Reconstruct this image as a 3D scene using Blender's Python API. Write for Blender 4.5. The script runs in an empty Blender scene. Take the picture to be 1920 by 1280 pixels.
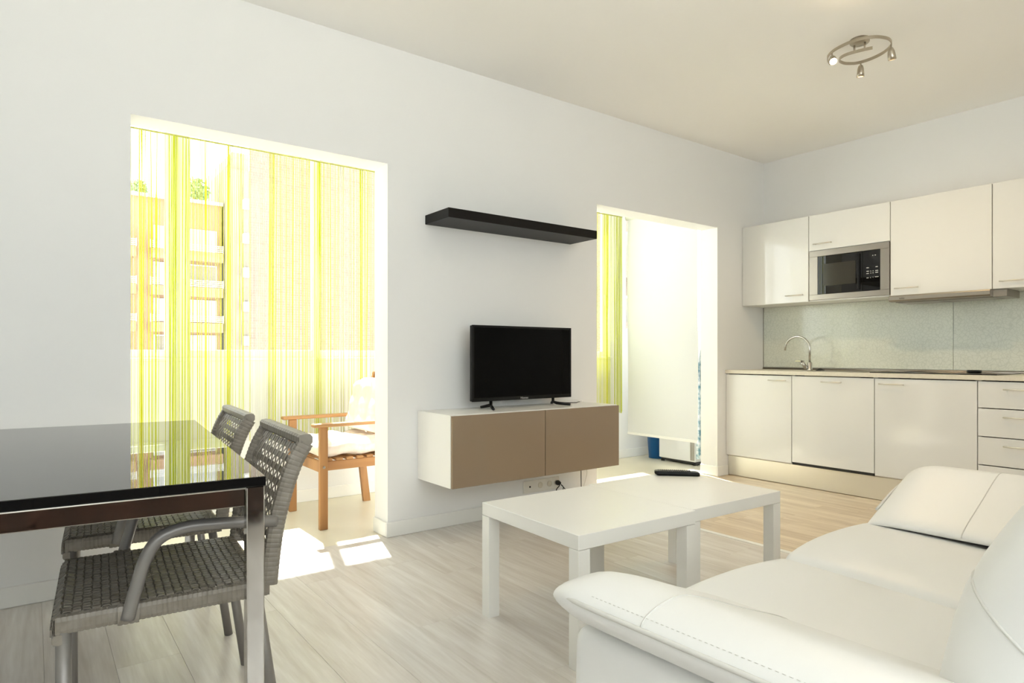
import bpy, bmesh, math, random
from mathutils import Vector, Matrix
from mathutils.bvhtree import BVHTree
random.seed(7)
PI = math.pi
scn = bpy.context.scene
COL = scn.collection

# ------------------------------------------------------------------ camera
FPX = 1204.0
cam_d = bpy.data.cameras.new('camera')
cam_d.sensor_fit = 'HORIZONTAL'; cam_d.sensor_width = 36.0
cam_d.lens = 36.0 * FPX / 1920.0
cam_d.shift_y = 25.0 / 1920.0
cam_d.clip_start = 0.05; cam_d.clip_end = 500
cam = bpy.data.objects.new('camera', cam_d); COL.objects.link(cam)
cam.location = (0, 0, 1.04)
cam.rotation_euler = (PI / 2, 0, math.radians(53.299 - 90))
scn.camera = cam

# ------------------------------------------------------------------ sky, sun, exposure
SKY = 2.15
w = bpy.data.worlds.new('sky'); scn.world = w; w.use_nodes = True
bg = w.node_tree.nodes['Background']
bg.inputs[0].default_value = (0.915, 0.955, 0.985, 1); bg.inputs[1].default_value = SKY

sun_d = bpy.data.lights.new('sun', 'SUN'); sun_d.energy = 10.5; sun_d.angle = math.radians(0.6)
sun_d.color = (1.0, 0.975, 0.94)
sun = bpy.data.objects.new('sun', sun_d); COL.objects.link(sun)
sun.rotation_euler = Vector((-0.177, -0.638, -1.0)).to_track_quat('-Z', 'Y').to_euler()
sun.location = (3, 8, 12)

def portal(name, loc, rot, sx, sy):
    d = bpy.data.lights.new(name, 'AREA'); d.shape = 'RECTANGLE'; d.size = sx; d.size_y = sy
    d.cycles.is_portal = True
    o = bpy.data.objects.new(name, d); COL.objects.link(o); o.location = loc; o.rotation_euler = rot
    return o
portal('gallery_daylight_portal', (2.05, 4.68, 1.80), (-PI / 2, 0, 0), 5.2, 1.6)
portal('back_daylight_portal', (0.45, -1.67, 1.70), (PI / 2, 0, 0), 4.0, 1.84)

vs = scn.view_settings
vs.view_transform = 'Standard'; vs.look = 'None'; vs.gamma = 1.0; vs.use_curve_mapping = False
vs.exposure = 1.19
scn.cycles.diffuse_bounces = 5
scn.cycles.max_bounces = 8
scn.cycles.transparent_max_bounces = 12
scn.cycles.sample_clamp_indirect = 8.0

# ------------------------------------------------------------------ materials
def mat(name, color, rough=0.5, metal=0.0, spec=0.5, coat=0.0, coat_rough=0.05, bump=None, vary=None, trans=None):
    """bump=(scale, strength, (sx,sy,sz)); vary=(scale, color2, (sx,sy,sz))"""
    m = bpy.data.materials.new(name); m.use_nodes = True
    nt = m.node_tree; b = nt.nodes['Principled BSDF']
    b.inputs['Base Color'].default_value = (*color, 1)
    b.inputs['Roughness'].default_value = rough
    b.inputs['Metallic'].default_value = metal
    b.inputs['Specular IOR Level'].default_value = spec
    b.inputs['Coat Weight'].default_value = coat
    b.inputs['Coat Roughness'].default_value = coat_rough
    tc = nt.nodes.new('ShaderNodeTexCoord')
    if vary:
        mp = nt.nodes.new('ShaderNodeMapping'); mp.inputs['Scale'].default_value = vary[2]
        n = nt.nodes.new('ShaderNodeTexNoise'); n.inputs['Scale'].default_value = vary[0]; n.inputs['Detail'].default_value = 4
        mx = nt.nodes.new('ShaderNodeMix'); mx.data_type = 'RGBA'
        mx.inputs['A'].default_value = (*color, 1); mx.inputs['B'].default_value = (*vary[1], 1)
        rp = nt.nodes.new('ShaderNodeMapRange'); rp.inputs[1].default_value = 0.35; rp.inputs[2].default_value = 0.65
        nt.links.new(tc.outputs['Object'], mp.inputs['Vector']); nt.links.new(mp.outputs[0], n.inputs['Vector'])
        nt.links.new(n.outputs[0], rp.inputs[0]); nt.links.new(rp.outputs[0], mx.inputs['Factor'])
        nt.links.new(mx.outputs['Result'], b.inputs['Base Color'])
    if bump:
        mp = nt.nodes.new('ShaderNodeMapping'); mp.inputs['Scale'].default_value = bump[2]
        n = nt.nodes.new('ShaderNodeTexNoise'); n.inputs['Scale'].default_value = bump[0]; n.inputs['Detail'].default_value = 5
        bp = nt.nodes.new('ShaderNodeBump'); bp.inputs['Strength'].default_value = bump[1]; bp.inputs['Distance'].default_value = 0.01
        nt.links.new(tc.outputs['Object'], mp.inputs['Vector']); nt.links.new(mp.outputs[0], n.inputs['Vector'])
        nt.links.new(n.outputs[0], bp.inputs['Height']); nt.links.new(bp.outputs[0], b.inputs['Normal'])
    if trans:
        out = nt.nodes['Material Output']
        t = nt.nodes.new('ShaderNodeBsdfTranslucent'); t.inputs[0].default_value = (*color, 1)
        ms = nt.nodes.new('ShaderNodeMixShader'); ms.inputs[0].default_value = trans
        nt.links.new(b.outputs[0], ms.inputs[1]); nt.links.new(t.outputs[0], ms.inputs[2]); nt.links.new(ms.outputs[0], out.inputs[0])
    return m

def wood_plank_mat(name, c_dark, c_light, rough, grain_axis='Y', strips=0, contrast=1.0, spec=0.4):
    m = bpy.data.materials.new(name); m.use_nodes = True
    nt = m.node_tree; N = nt.nodes; L = nt.links; b = N['Principled BSDF']
    tc = N.new('ShaderNodeTexCoord'); oi = N.new('ShaderNodeObjectInfo')
    off = N.new('ShaderNodeVectorMath'); off.operation = 'SCALE'; off.inputs[0].default_value = (13.7, 7.1, 5.3)
    L.new(oi.outputs['Random'], off.inputs['Scale'])
    add = N.new('ShaderNodeVectorMath'); add.operation = 'ADD'
    L.new(tc.outputs['Object'], add.inputs[0]); L.new(off.outputs[0], add.inputs[1])
    mp = N.new('ShaderNodeMapping')
    mp.inputs['Scale'].default_value = (1, 0.07, 1) if grain_axis == 'Y' else (0.07, 1, 1)
    L.new(add.outputs[0], mp.inputs['Vector'])
    n1 = N.new('ShaderNodeTexNoise'); n1.inputs['Scale'].default_value = 14; n1.inputs['Detail'].default_value = 6; n1.inputs['Distortion'].default_value = 1.2
    n2 = N.new('ShaderNodeTexNoise'); n2.inputs['Scale'].default_value = 90; n2.inputs['Detail'].default_value = 4
    L.new(mp.outputs[0], n1.inputs['Vector']); L.new(mp.outputs[0], n2.inputs['Vector'])
    sm = N.new('ShaderNodeMath'); sm.operation = 'MULTIPLY_ADD'; sm.inputs[1].default_value = 0.45
    L.new(n2.outputs[0], sm.inputs[0]); L.new(n1.outputs[0], sm.inputs[2])
    r1 = N.new('ShaderNodeMapRange'); r1.inputs[1].default_value = 0.72 - 0.22 / contrast; r1.inputs[2].default_value = 0.72 + 0.22 / contrast
    L.new(sm.outputs[0], r1.inputs[0])
    rnd = N.new('ShaderNodeMath'); rnd.operation = 'MULTIPLY_ADD'; rnd.inputs[1].default_value = 0.20; rnd.inputs[2].default_value = -0.10
    L.new(oi.outputs['Random'], rnd.inputs[0])
    a2 = N.new('ShaderNodeMath'); a2.operation = 'ADD'; a2.use_clamp = True
    L.new(r1.outputs[0], a2.inputs[0]); L.new(rnd.outputs[0], a2.inputs[1])
    last = a2
    if strips:
        sp = N.new('ShaderNodeMapping'); sp.inputs['Scale'].default_value = (1, 1, 1)
        L.new(add.outputs[0], sp.inputs['Vector'])
        br = N.new('ShaderNodeTexBrick'); br.offset = 0.37; br.offset_frequency = 2
        br.inputs['Scale'].default_value = 1.0; br.inputs['Brick Width'].default_value = 0.42; br.inputs['Row Height'].default_value = strips
        br.inputs['Mortar Size'].default_value = 0.0012; br.inputs['Color1'].default_value = (0.2, 0.2, 0.2, 1); br.inputs['Color2'].default_value = (0.85, 0.85, 0.85, 1)
        br.inputs['Mortar'].default_value = (0.1, 0.1, 0.1, 1)
        rot = N.new('ShaderNodeMapping'); rot.inputs['Rotation'].default_value = (0, 0, PI / 2)
        L.new(sp.outputs[0], rot.inputs['Vector']); L.new(rot.outputs[0], br.inputs['Vector'])
        mm = N.new('ShaderNodeMath'); mm.operation = 'MULTIPLY_ADD'; mm.inputs[1].default_value = 0.45; mm.inputs[2].default_value = 0.0
        L.new(br.outputs['Color'], mm.inputs[0])
        a3 = N.new('ShaderNodeMath'); a3.operation = 'MULTIPLY_ADD'; a3.inputs[1].default_value = 0.55; a3.use_clamp = True
        L.new(a2.outputs[0], a3.inputs[0]); L.new(mm.outputs[0], a3.inputs[2]); last = a3
    mx = N.new('ShaderNodeMix'); mx.data_type = 'RGBA'
    mx.inputs['A'].default_value = (*c_dark, 1); mx.inputs['B'].default_value = (*c_light, 1)
    L.new(last.outputs[0], mx.inputs['Factor']); L.new(mx.outputs['Result'], b.inputs['Base Color'])
    b.inputs['Roughness'].default_value = rough; b.inputs['Specular IOR Level'].default_value = spec
    bp = N.new('ShaderNodeBump'); bp.inputs['Strength'].default_value = 0.12; bp.inputs['Distance'].default_value = 0.004
    L.new(n2.outputs[0], bp.inputs['Height']); L.new(bp.outputs[0], b.inputs['Normal'])
    return m

def glass_mat(name):
    m = bpy.data.materials.new(name); m.use_nodes = True
    nt = m.node_tree; N = nt.nodes; L = nt.links
    for n in list(N): N.remove(n)
    out = N.new('ShaderNodeOutputMaterial'); t = N.new('ShaderNodeBsdfTransparent'); t.inputs[0].default_value = (0.97, 0.985, 0.975, 1)
    g = N.new('ShaderNodeBsdfGlossy'); g.inputs['Roughness'].default_value = 0.02
    lw = N.new('ShaderNodeLayerWeight'); lw.inputs[0].default_value = 0.5
    pw = N.new('ShaderNodeMath'); pw.operation = 'POWER'; pw.inputs[1].default_value = 4.0; L.new(lw.outputs['Facing'], pw.inputs[0])
    f = N.new('ShaderNodeMath'); f.operation = 'MULTIPLY_ADD'; f.inputs[1].default_value = 0.6; f.inputs[2].default_value = 0.03; L.new(pw.outputs[0], f.inputs[0])
    mx = N.new('ShaderNodeMixShader')
    L.new(f.outputs[0], mx.inputs[0]); L.new(t.outputs[0], mx.inputs[1]); L.new(g.outputs[0], mx.inputs[2]); L.new(mx.outputs[0], out.inputs[0])
    return m

def emit_mat(name, color, strength):
    m = bpy.data.materials.new(name); m.use_nodes = True
    b = m.node_tree.nodes['Principled BSDF']; b.inputs['Base Color'].default_value = (*color, 1)
    b.inputs['Emission Color'].default_value = (*color, 1); b.inputs['Emission Strength'].default_value = strength
    return m

def backsplash_mat():
    m = bpy.data.materials.new('crackle_glass'); m.use_nodes = True
    nt = m.node_tree; N = nt.nodes; L = nt.links; b = N['Principled BSDF']
    tc = N.new('ShaderNodeTexCoord')
    nz = N.new('ShaderNodeTexNoise'); nz.inputs['Scale'].default_value = 9; nz.inputs['Detail'].default_value = 2
    mixv = N.new('ShaderNodeVectorMath'); mixv.operation = 'MULTIPLY_ADD'; mixv.inputs[1].default_value = (0.09, 0.09, 0.09)
    L.new(tc.outputs['Object'], nz.inputs['Vector']); L.new(nz.outputs['Color'], mixv.inputs[0]); L.new(tc.outputs['Object'], mixv.inputs[2])
    v = N.new('ShaderNodeTexVoronoi'); v.feature = 'DISTANCE_TO_EDGE'; v.inputs['Scale'].default_value = 42
    L.new(mixv.outputs[0], v.inputs['Vector'])
    r = N.new('ShaderNodeMapRange'); r.inputs[1].default_value = 0.0; r.inputs[2].default_value = 0.12
    L.new(v.outputs['Distance'], r.inputs[0])
    mx = N.new('ShaderNodeMix'); mx.data_type = 'RGBA'; mx.inputs['A'].default_value = (0.64, 0.675, 0.595, 1); mx.inputs['B'].default_value = (0.74, 0.77, 0.69, 1)
    L.new(r.outputs[0], mx.inputs['Factor']); L.new(mx.outputs['Result'], b.inputs['Base Color'])
    b.inputs['Roughness'].default_value = 0.12; b.inputs['Specular IOR Level'].default_value = 0.5
    return m

M = {}
M['wall'] = mat('wall_paint', (0.835, 0.835, 0.825), 0.75)
M['kwall'] = M['wall']
M['ceil'] = mat('ceiling_paint', (0.93, 0.92, 0.895), 0.8)
M['trim'] = mat('white_lacquer_trim', (0.86, 0.86, 0.83), 0.35)
M['gfloor'] = mat('cream_tile', (0.74, 0.69, 0.56), 0.35, vary=(2.5, (0.70, 0.65, 0.52), (1, 1, 1)))
M['plank'] = wood_plank_mat('grey_oak_laminate', (0.51, 0.455, 0.40), (0.81, 0.785, 0.75), 0.31, contrast=0.62, spec=0.75)
M['kplank'] = wood_plank_mat('light_strip_laminate', (0.50, 0.37, 0.24), (0.84, 0.72, 0.55), 0.34, strips=0.065, contrast=1.2, spec=0.6)
M['sub'] = mat('floor_joint', (0.42, 0.36, 0.30), 0.8)
M['white_gloss'] = mat('white_gloss_lacquer', (0.74, 0.745, 0.725), 0.09, coat=0.4, coat_rough=0.03)
M['white_body'] = mat('white_melamine', (0.84, 0.83, 0.79), 0.35)
M['white_matte'] = mat('white_foil', (0.86, 0.85, 0.81), 0.32)
M['taupe'] = mat('taupe_gloss', (0.28, 0.205, 0.135), 0.06, coat=0.4, coat_rough=0.02)
M['black_wood'] = mat('black_brown_foil', (0.006, 0.005, 0.0045), 0.45, spec=0.2)
M['black_gloss'] = mat('black_glass', (0.006, 0.006, 0.006), 0.015)
M['black_edge'] = mat('black_matte_edge', (0.008, 0.008, 0.008), 0.4, spec=0.2)
M['black_plastic'] = mat('black_plastic', (0.005, 0.005, 0.005), 0.35, spec=0.25)
M['screen'] = mat('screen_glass', (0.003, 0.003, 0.003), 0.2, spec=0.08)
M['grey_text'] = mat('silver_print', (0.55, 0.55, 0.53), 0.4, metal=0.3)
M['dark_text'] = mat('dark_print', (0.05, 0.045, 0.04), 0.5)
M['chrome'] = mat('chrome', (0.60, 0.585, 0.56), 0.06, metal=1.0)
M['steel'] = mat('brushed_steel', (0.38, 0.345, 0.30), 0.33, metal=1.0)
M['handle'] = mat('satin_handle', (0.72, 0.69, 0.62), 0.3, metal=0.7)
M['satin'] = mat('satin_nickel', (0.50, 0.45, 0.37), 0.3, metal=1.0)
M['plinth'] = mat('brushed_aluminium', (0.80, 0.78, 0.70), 0.32, metal=0.75)
M['worktop'] = mat('beige_laminate_worktop', (0.70, 0.66, 0.56), 0.35, vary=(60, (0.66, 0.62, 0.52), (1, 1, 1)))
M['splash'] = backsplash_mat()
M['leather'] = mat('white_leather', (0.82, 0.818, 0.80), 0.42, spec=0.45)
M['leather_seam'] = mat('white_leather_piping', (0.68, 0.67, 0.63), 0.45)
M['wicker'] = mat('grey_wicker', (0.195, 0.17, 0.135), 0.42, vary=(30, (0.24, 0.215, 0.18), (1, 1, 1)))
M['alu'] = mat('painted_aluminium', (0.24, 0.225, 0.21), 0.38, metal=0.35)
M['teak'] = mat('oiled_acacia', (0.46, 0.235, 0.085), 0.5, vary=(10, (0.30, 0.135, 0.04), (1, 1, 0.08)))
M['teak_x'] = mat('oiled_acacia_arm', (0.52, 0.28, 0.11), 0.45, vary=(10, (0.36, 0.17, 0.06), (0.08, 1, 1)))
M['cushion'] = mat('cream_cotton', (0.85, 0.78, 0.69), 0.9, bump=(50, 0.25, (1, 1, 1)), vary=(22, (0.80, 0.68, 0.58), (1, 1, 0.3)))
M['frame'] = mat('white_aluminium_frame', (0.84, 0.84, 0.82), 0.35)
M['glass'] = glass_mat('clear_pane')
M['str_y'] = mat('string_yellow', (0.68, 0.68, 0.008), 0.6, trans=0.14)
M['str_l'] = mat('string_lime', (0.64, 0.69, 0.03), 0.6, trans=0.14)
M['str_p'] = mat('string_pale', (0.68, 0.71, 0.20), 0.6, trans=0.14)
M['str_w'] = mat('string_white', (0.72, 0.72, 0.64), 0.6, trans=0.14)
M['blind'] = mat('white_blind_fabric', (0.76, 0.775, 0.78), 0.8, trans=0.15)
M['blue'] = mat('blue_plastic', (0.012, 0.12, 0.36), 0.35)
M['enamel'] = mat('white_enamel', (0.84, 0.84, 0.82), 0.25)
M['plug'] = mat('black_rubber', (0.012, 0.012, 0.012), 0.5)
M['socket'] = mat('white_socket_plastic', (0.78, 0.76, 0.70), 0.3)
M['door_dark'] = mat('dark_walnut', (0.045, 0.022, 0.014), 0.4, vary=(6, (0.09, 0.035, 0.02), (1, 1, 0.06)))
M['board_cover'] = mat('patterned_cotton', (0.72, 0.74, 0.72), 0.9, vary=(26, (0.10, 0.22, 0.26), (1, 1, 1)))
M['facade'] = mat('orange_render', (0.30, 0.19, 0.11), 0.9, vary=(0.5, (0.32, 0.20, 0.115), (1, 1, 1)))
M['facade2'] = mat('beige_render', (0.26, 0.225, 0.185), 0.9)
M['facade_w'] = mat('white_render', (0.62, 0.61, 0.58), 0.85)
M['bpane'] = mat('shuttered_window', (0.42, 0.42, 0.39), 0.4)
M['bdark'] = mat('dark_window_glass', (0.24, 0.22, 0.17), 0.15)
M['leaf'] = mat('roof_leaf', (0.26, 0.36, 0.16), 0.7)
M['ground'] = mat('pale_paving', (0.66, 0.645, 0.61), 0.9, vary=(0.3, (0.70, 0.685, 0.65), (1, 1, 1)))  # unseen ground, made this pale to bounce sunlight up to the ceiling

def brick_mat():
    m = bpy.data.materials.new('pale_brick'); m.use_nodes = True
    nt = m.node_tree; N = nt.nodes; L = nt.links; b = N['Principled BSDF']
    tc = N.new('ShaderNodeTexCoord'); sx = N.new('ShaderNodeSeparateXYZ'); cx = N.new('ShaderNodeCombineXYZ')
    L.new(tc.outputs['Object'], sx.inputs[0])
    ad = N.new('ShaderNodeMath'); ad.operation = 'ADD'
    L.new(sx.outputs[0], ad.inputs[0]); L.new(sx.outputs[1], ad.inputs[1])
    L.new(ad.outputs[0], cx.inputs[0]); L.new(sx.outputs[2], cx.inputs[1])
    br = N.new('ShaderNodeTexBrick'); br.inputs['Scale'].default_value = 1; br.inputs['Brick Width'].default_value = 0.25; br.inputs['Row Height'].default_value = 0.075
    br.inputs['Mortar Size'].default_value = 0.008
    br.inputs['Color1'].default_value = (0.225, 0.17, 0.125, 1); br.inputs['Color2'].default_value = (0.19, 0.14, 0.105, 1); br.inputs['Mortar'].default_value = (0.26, 0.23, 0.195, 1)
    L.new(cx.outputs[0], br.inputs['Vector']); L.new(br.outputs['Color'], b.inputs['Base Color'])
    b.inputs['Roughness'].default_value = 0.9
    return m
M['brick'] = brick_mat()

# ------------------------------------------------------------------ mesh helpers
class MB:
    def __init__(s): s.v = []; s.f = []; s.m = []; s.sm = []
    def add(s, vs_, fs, smooth=False, mi=0):
        o = len(s.v); s.v += [tuple(p) for p in vs_]
        for f in fs: s.f.append([i + o for i in f]); s.m.append(mi); s.sm.append(smooth)
        return s
    def box(s, x0, x1, y0, y1, z0, z1, bev=0.0, mi=0):
        if bev <= 0:
            v = [(x0, y0, z0), (x1, y0, z0), (x1, y1, z0), (x0, y1, z0), (x0, y0, z1), (x1, y0, z1), (x1, y1, z1), (x0, y1, z1)]
            return s.add(v, [(0, 3, 2, 1), (4, 5, 6, 7), (0, 1, 5, 4), (1, 2, 6, 5), (2, 3, 7, 6), (3, 0, 4, 7)], False, mi)
        b = bev; v = []; idx = {}
        for ix, x in ((0, x0), (1, x1)):
            for iy, y in ((0, y0), (1, y1)):
                for iz, z in ((0, z0), (1, z1)):
                    sx, sy, sz = (1 if ix == 0 else -1), (1 if iy == 0 else -1), (1 if iz == 0 else -1)
                    for ax in range(3):
                        p = [x + sx * b, y + sy * b, z + sz * b]; p[ax] = (x, y, z)[ax]
                        idx[ix, iy, iz, ax] = len(v); v.append(tuple(p))
        F = []
        for ax in range(3):
            a, c = [i for i in range(3) if i != ax]
            for e in (0, 1):
                q = []
                for (i, j) in ((0, 0), (1, 0), (1, 1), (0, 1)):
                    k = [0, 0, 0]; k[ax] = e; k[a] = i; k[c] = j; q.append(idx[k[0], k[1], k[2], ax])
                F.append(q)
        for ax in range(3):   # edges running along ax
            a, c = [i for i in range(3) if i != ax]
            for i in (0, 1):
                for j in (0, 1):
                    k0 = [0, 0, 0]; k1 = [0, 0, 0]; k0[a] = k1[a] = i; k0[c] = k1[c] = j; k1[ax] = 1
                    F.append([idx[(*k0, a)], idx[(*k1, a)], idx[(*k1, c)], idx[(*k0, c)]])
        for i in (0, 1):
            for j in (0, 1):
                for k in (0, 1): F.append([idx[i, j, k, 0], idx[i, j, k, 1], idx[i, j, k, 2]])
        return s.add(v, F, False, mi)
    def loft(s, secs, cap=True, smooth=True, closed=True, mi=0):
        n = len(secs[0]); v = [p for q in secs for p in q]; F = []
        for k in range(len(secs) - 1):
            for i in range(n if closed else n - 1):
                j = (i + 1) % n
                F.append((k * n + i, k * n + j, (k + 1) * n + j, (k + 1) * n + i))
        s.add(v, F, smooth, mi)
        if cap and closed:
            o = len(s.v) - len(v)
            s.f.append([o + i for i in range(n)][::-1]); s.m.append(mi); s.sm.append(False)
            s.f.append([o + (len(secs) - 1) * n + i for i in range(n)]); s.m.append(mi); s.sm.append(False)
        return s
    def frames(s, path):
        P_ = [Vector(p) for p in path]; out = []; up = None
        for i, p in enumerate(P_):
            t = (P_[min(i + 1, len(P_) - 1)] - P_[max(i - 1, 0)]).normalized()
            if up is None:
                r = Vector((0, 0, 1)) if abs(t.z) < 0.9 else Vector((0, 1, 0))
                up = (r - t * r.dot(t)).normalized()
            else:
                up = (up - t * up.dot(t)).normalized()
            out.append((p, t, up, t.cross(up)))
        return out
    def tube(s, path, r, seg=12, cap=True, mi=0):
        secs = []
        for i, (p, t, u, q) in enumerate(s.frames(path)):
            rr = r[i] if isinstance(r, (list, tuple)) else r
            secs.append([p + (u * math.cos(a) + q * math.sin(a)) * rr for a in [2 * PI * k / seg for k in range(seg)]])
        return s.loft(secs, cap, True, True, mi)
    def ribbed(s, path, wa, wb, pitch, up=None, mi=0):
        """strap-wrapped bar: rounded section wa (along 'up') x wb, one ridge per pitch"""
        P_ = resample(path, pitch / 4.0); secs = []
        for i, (p, t, u, q) in enumerate(s.frames(P_)):
            if up is not None:
                u = (Vector(up) - t * Vector(up).dot(t)).normalized(); q = t.cross(u)
            k = (0.95, 1.0, 1.01, 1.0)[i % 4]
            sec = []
            for a in range(10):
                an = 2 * PI * a / 10
                ca, sa = math.cos(an), math.sin(an)
                e = 0.65
                sec.append(p + u * (wa / 2 * k * math.copysign(abs(ca) ** e, ca)) + q * (wb / 2 * k * math.copysign(abs(sa) ** e, sa)))
            secs.append(sec)
        return s.loft(secs, True, False, True, mi)
    def lathe(s, prof, c=(0, 0, 0), seg=20, mi=0, axis=None):
        """prof: list of (r, h) along axis"""
        ax = Vector(axis).normalized() if axis else Vector((0, 0, 1))
        r0 = Vector((1, 0, 0)) if abs(ax.x) < 0.9 else Vector((0, 1, 0))
        u = (r0 - ax * r0.dot(ax)).normalized(); q = ax.cross(u)
        secs = [[Vector(c) + ax * h + (u * math.cos(2 * PI * k / seg) + q * math.sin(2 * PI * k / seg)) * max(r, 1e-4) for k in range(seg)] for r, h in prof]
        return s.loft(secs, True, True, True, mi)
    def pillow(s, c, d, r, n=(6, 6, 2), fn=None, mi=0):
        """rounded box with enough mesh to be bulged by fn(nx,ny,nz,p)->p"""
        h = [x / 2 for x in d]
        def ax(hh, k):
            e = [-hh, -hh + 0.25 * r, -hh + 0.6 * r, -hh + r]
            inner = [-hh + r + (2 * hh - 2 * r) * i / k for i in range(1, k)]
            return e + inner + [-x for x in e[::-1]]
        A = [ax(h[i], n[i]) for i in range(3)]
        key = {}; vs_ = []; F = []
        def vid(p):
            k = (round(p[0], 6), round(p[1], 6), round(p[2], 6))
            if k in key: return key[k]
            cl = Vector([max(-(h[i] - r), min(h[i] - r, p[i])) for i in range(3)])
            dv = Vector(p) - cl
            q = cl + (dv.normalized() * r if dv.length > 1e-9 else dv)
            if fn: q = Vector(fn(p[0] / h[0], p[1] / h[1], p[2] / h[2], q))
            key[k] = len(vs_); vs_.append(q + Vector(c)); return key[k]
        for axn in range(3):
            a, b = [(1, 2), (2, 0), (0, 1)][axn]
            for e in (-1, 1):
                for i in range(len(A[a]) - 1):
                    for j in range(len(A[b]) - 1):
                        q = []
                        for (di, dj) in ((0, 0), (1, 0), (1, 1), (0, 1)):
                            p = [0, 0, 0]; p[axn] = e * h[axn]; p[a] = A[a][i + di]; p[b] = A[b][j + dj]; q.append(vid(p))
                        F.append(q if e > 0 else q[::-1])
        return s.add(vs_, F, True, mi)
    def build(s, name, material, parent=None, kind=None, label=None, world=True):
        me = bpy.data.meshes.new(name)
        v = s.v
        off = Vector((0, 0, 0))
        if parent is not None and world:
            o_ = parent; 
            while o_ is not None: off += o_.location; o_ = o_.parent
            v = [tuple(Vector(p) - off) for p in v]
        elif parent is None:
            xs = [p[0] for p in v]; ys = [p[1] for p in v]; zs = [p[2] for p in v]
            off = Vector(((min(xs) + max(xs)) / 2, (min(ys) + max(ys)) / 2, min(zs)))
            v = [tuple(Vector(p) - off) for p in v]
        me.from_pydata(v, [], s.f)
        mats = material if isinstance(material, (list, tuple)) else [material]
        for m_ in mats: me.materials.append(m_)
        me.polygons.foreach_set('material_index', s.m); me.polygons.foreach_set('use_smooth', s.sm)
        bm = bmesh.new(); bm.from_mesh(me); bmesh.ops.recalc_face_normals(bm, faces=bm.faces); bm.to_mesh(me); bm.free()
        me.update()
        o = bpy.data.objects.new(name, me); COL.objects.link(o)
        if parent is not None: o.parent = parent
        else: o.location = off
        if kind: o['kind'] = kind
        if label: o['label'] = label
        return o

def resample(path, step):
    P_ = [Vector(p) for p in path]; L = [0]
    for a, b in zip(P_, P_[1:]): L.append(L[-1] + (b - a).length)
    n = max(2, int(round(L[-1] / step))); out = []; k = 0
    for i in range(n + 1):
        d = L[-1] * i / n
        while k < len(L) - 2 and L[k + 1] < d: k += 1
        t = (d - L[k]) / max(1e-9, L[k + 1] - L[k]); out.append(P_[k].lerp(P_[k + 1], t))
    return out

def smooth_path(pts, sub=6):
    P_ = [Vector(p) for p in pts]; out = []
    for i in range(len(P_) - 1):
        p0 = P_[max(i - 1, 0)]; p1 = P_[i]; p2 = P_[i + 1]; p3 = P_[min(i + 2, len(P_) - 1)]
        for k in range(sub):
            t = k / sub
            out.append(0.5 * ((2 * p1) + (p2 - p0) * t + (2 * p0 - 5 * p1 + 4 * p2 - p3) * t * t + (3 * p1 - p0 - 3 * p2 + p3) * t ** 3))
    out.append(P_[-1]); return out

def tag(o, label, cat, group=None, kind=None):
    o['label'] = label; o['category'] = cat
    if group: o['group'] = group
    if kind: o['kind'] = kind
    return o
def thing(name, loc, label, cat, group=None, rotz=0.0):
    o = bpy.data.objects.new(name, None); COL.objects.link(o); o.location = loc; o.rotation_euler = (0, 0, rotz)
    o.empty_display_size = 0.1
    return tag(o, label, cat, group)
def struct(name, mb, m, parent=None, label=None):
    o = mb.build(name, m, parent)
    if parent is None: o['kind'] = 'structure'
    if label: o['label'] = label
    return o
def sempty(name, loc):
    o = bpy.data.objects.new(name, None); COL.objects.link(o); o.location = loc; o['kind'] = 'structure'; return o
def copy_tree(o, parent=None):
    c = o.copy(); COL.objects.link(c); c.parent = parent
    for ch in list(o.children): copy_tree(ch, c)
    return c
def text_mesh(txt, size, m, parent, loc, rot, name='lettering', extrude=0.0004):
    cu = bpy.data.curves.new(name, 'FONT'); cu.body = txt; cu.size = size; cu.extrude = extrude; cu.align_x = 'CENTER'; cu.align_y = 'CENTER'
    t = bpy.data.objects.new(name + '_src', cu); COL.objects.link(t)
    dg = bpy.context.evaluated_depsgraph_get()
    me = bpy.data.meshes.new_from_object(t.evaluated_get(dg)); bpy.data.objects.remove(t); bpy.data.curves.remove(cu)
    me.materials.clear(); me.materials.append(m); me.name = name
    o = bpy.data.objects.new(name, me); COL.objects.link(o); o.parent = parent
    off = Vector((0, 0, 0)); q = parent
    while q is not None: off += q.location; q = q.parent
    o.location = Vector(loc) - off; o.rotation_euler = rot
    return o

# ------------------------------------------------------------------ room shell
YW, YB = 3.36, 3.53           # TV wall front / back
YO = 4.53                     # gallery outer wall
XK = 5.40                     # kitchen wall
ZC = 2.80
X0, Y0 = -1.7, -1.5
GX0, GX1, GZ = -0.9, 6.6, 2.62
OZ = 2.13

mb = MB()
mb.box(X0 - 0.15, 0.353, YW, YB, 0, ZC); mb.box(1.62, 3.27, YW, YB, 0, ZC); mb.box(4.70, GX1, YW, YB, 0, ZC)
mb.box(0.353, 1.62, YW, YB, OZ, ZC); mb.box(3.27, 4.70, YW, YB, OZ, ZC)
struct('wall_left', mb, M['wall'])
struct('wall_right', MB().box(XK, XK + 0.15, Y0, YW, 0, ZC), M['kwall'])
struct('wall_near', MB().box(X0 - 0.15, X0, Y0, YW, 0, ZC), M['wall'])
mb = MB()   # wall behind the camera with an added window opening, sized for its daylight, and a door
BW0, BW1, BZ0, BZ1 = -1.55, 2.45, 0.80, 2.60
mb.box(X0, BW0, Y0 - 0.15, Y0, 0, ZC); mb.box(BW1, 2.9, Y0 - 0.15, Y0, 0, ZC); mb.box(3.8, XK, Y0 - 0.15, Y0, 0, ZC)
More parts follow.
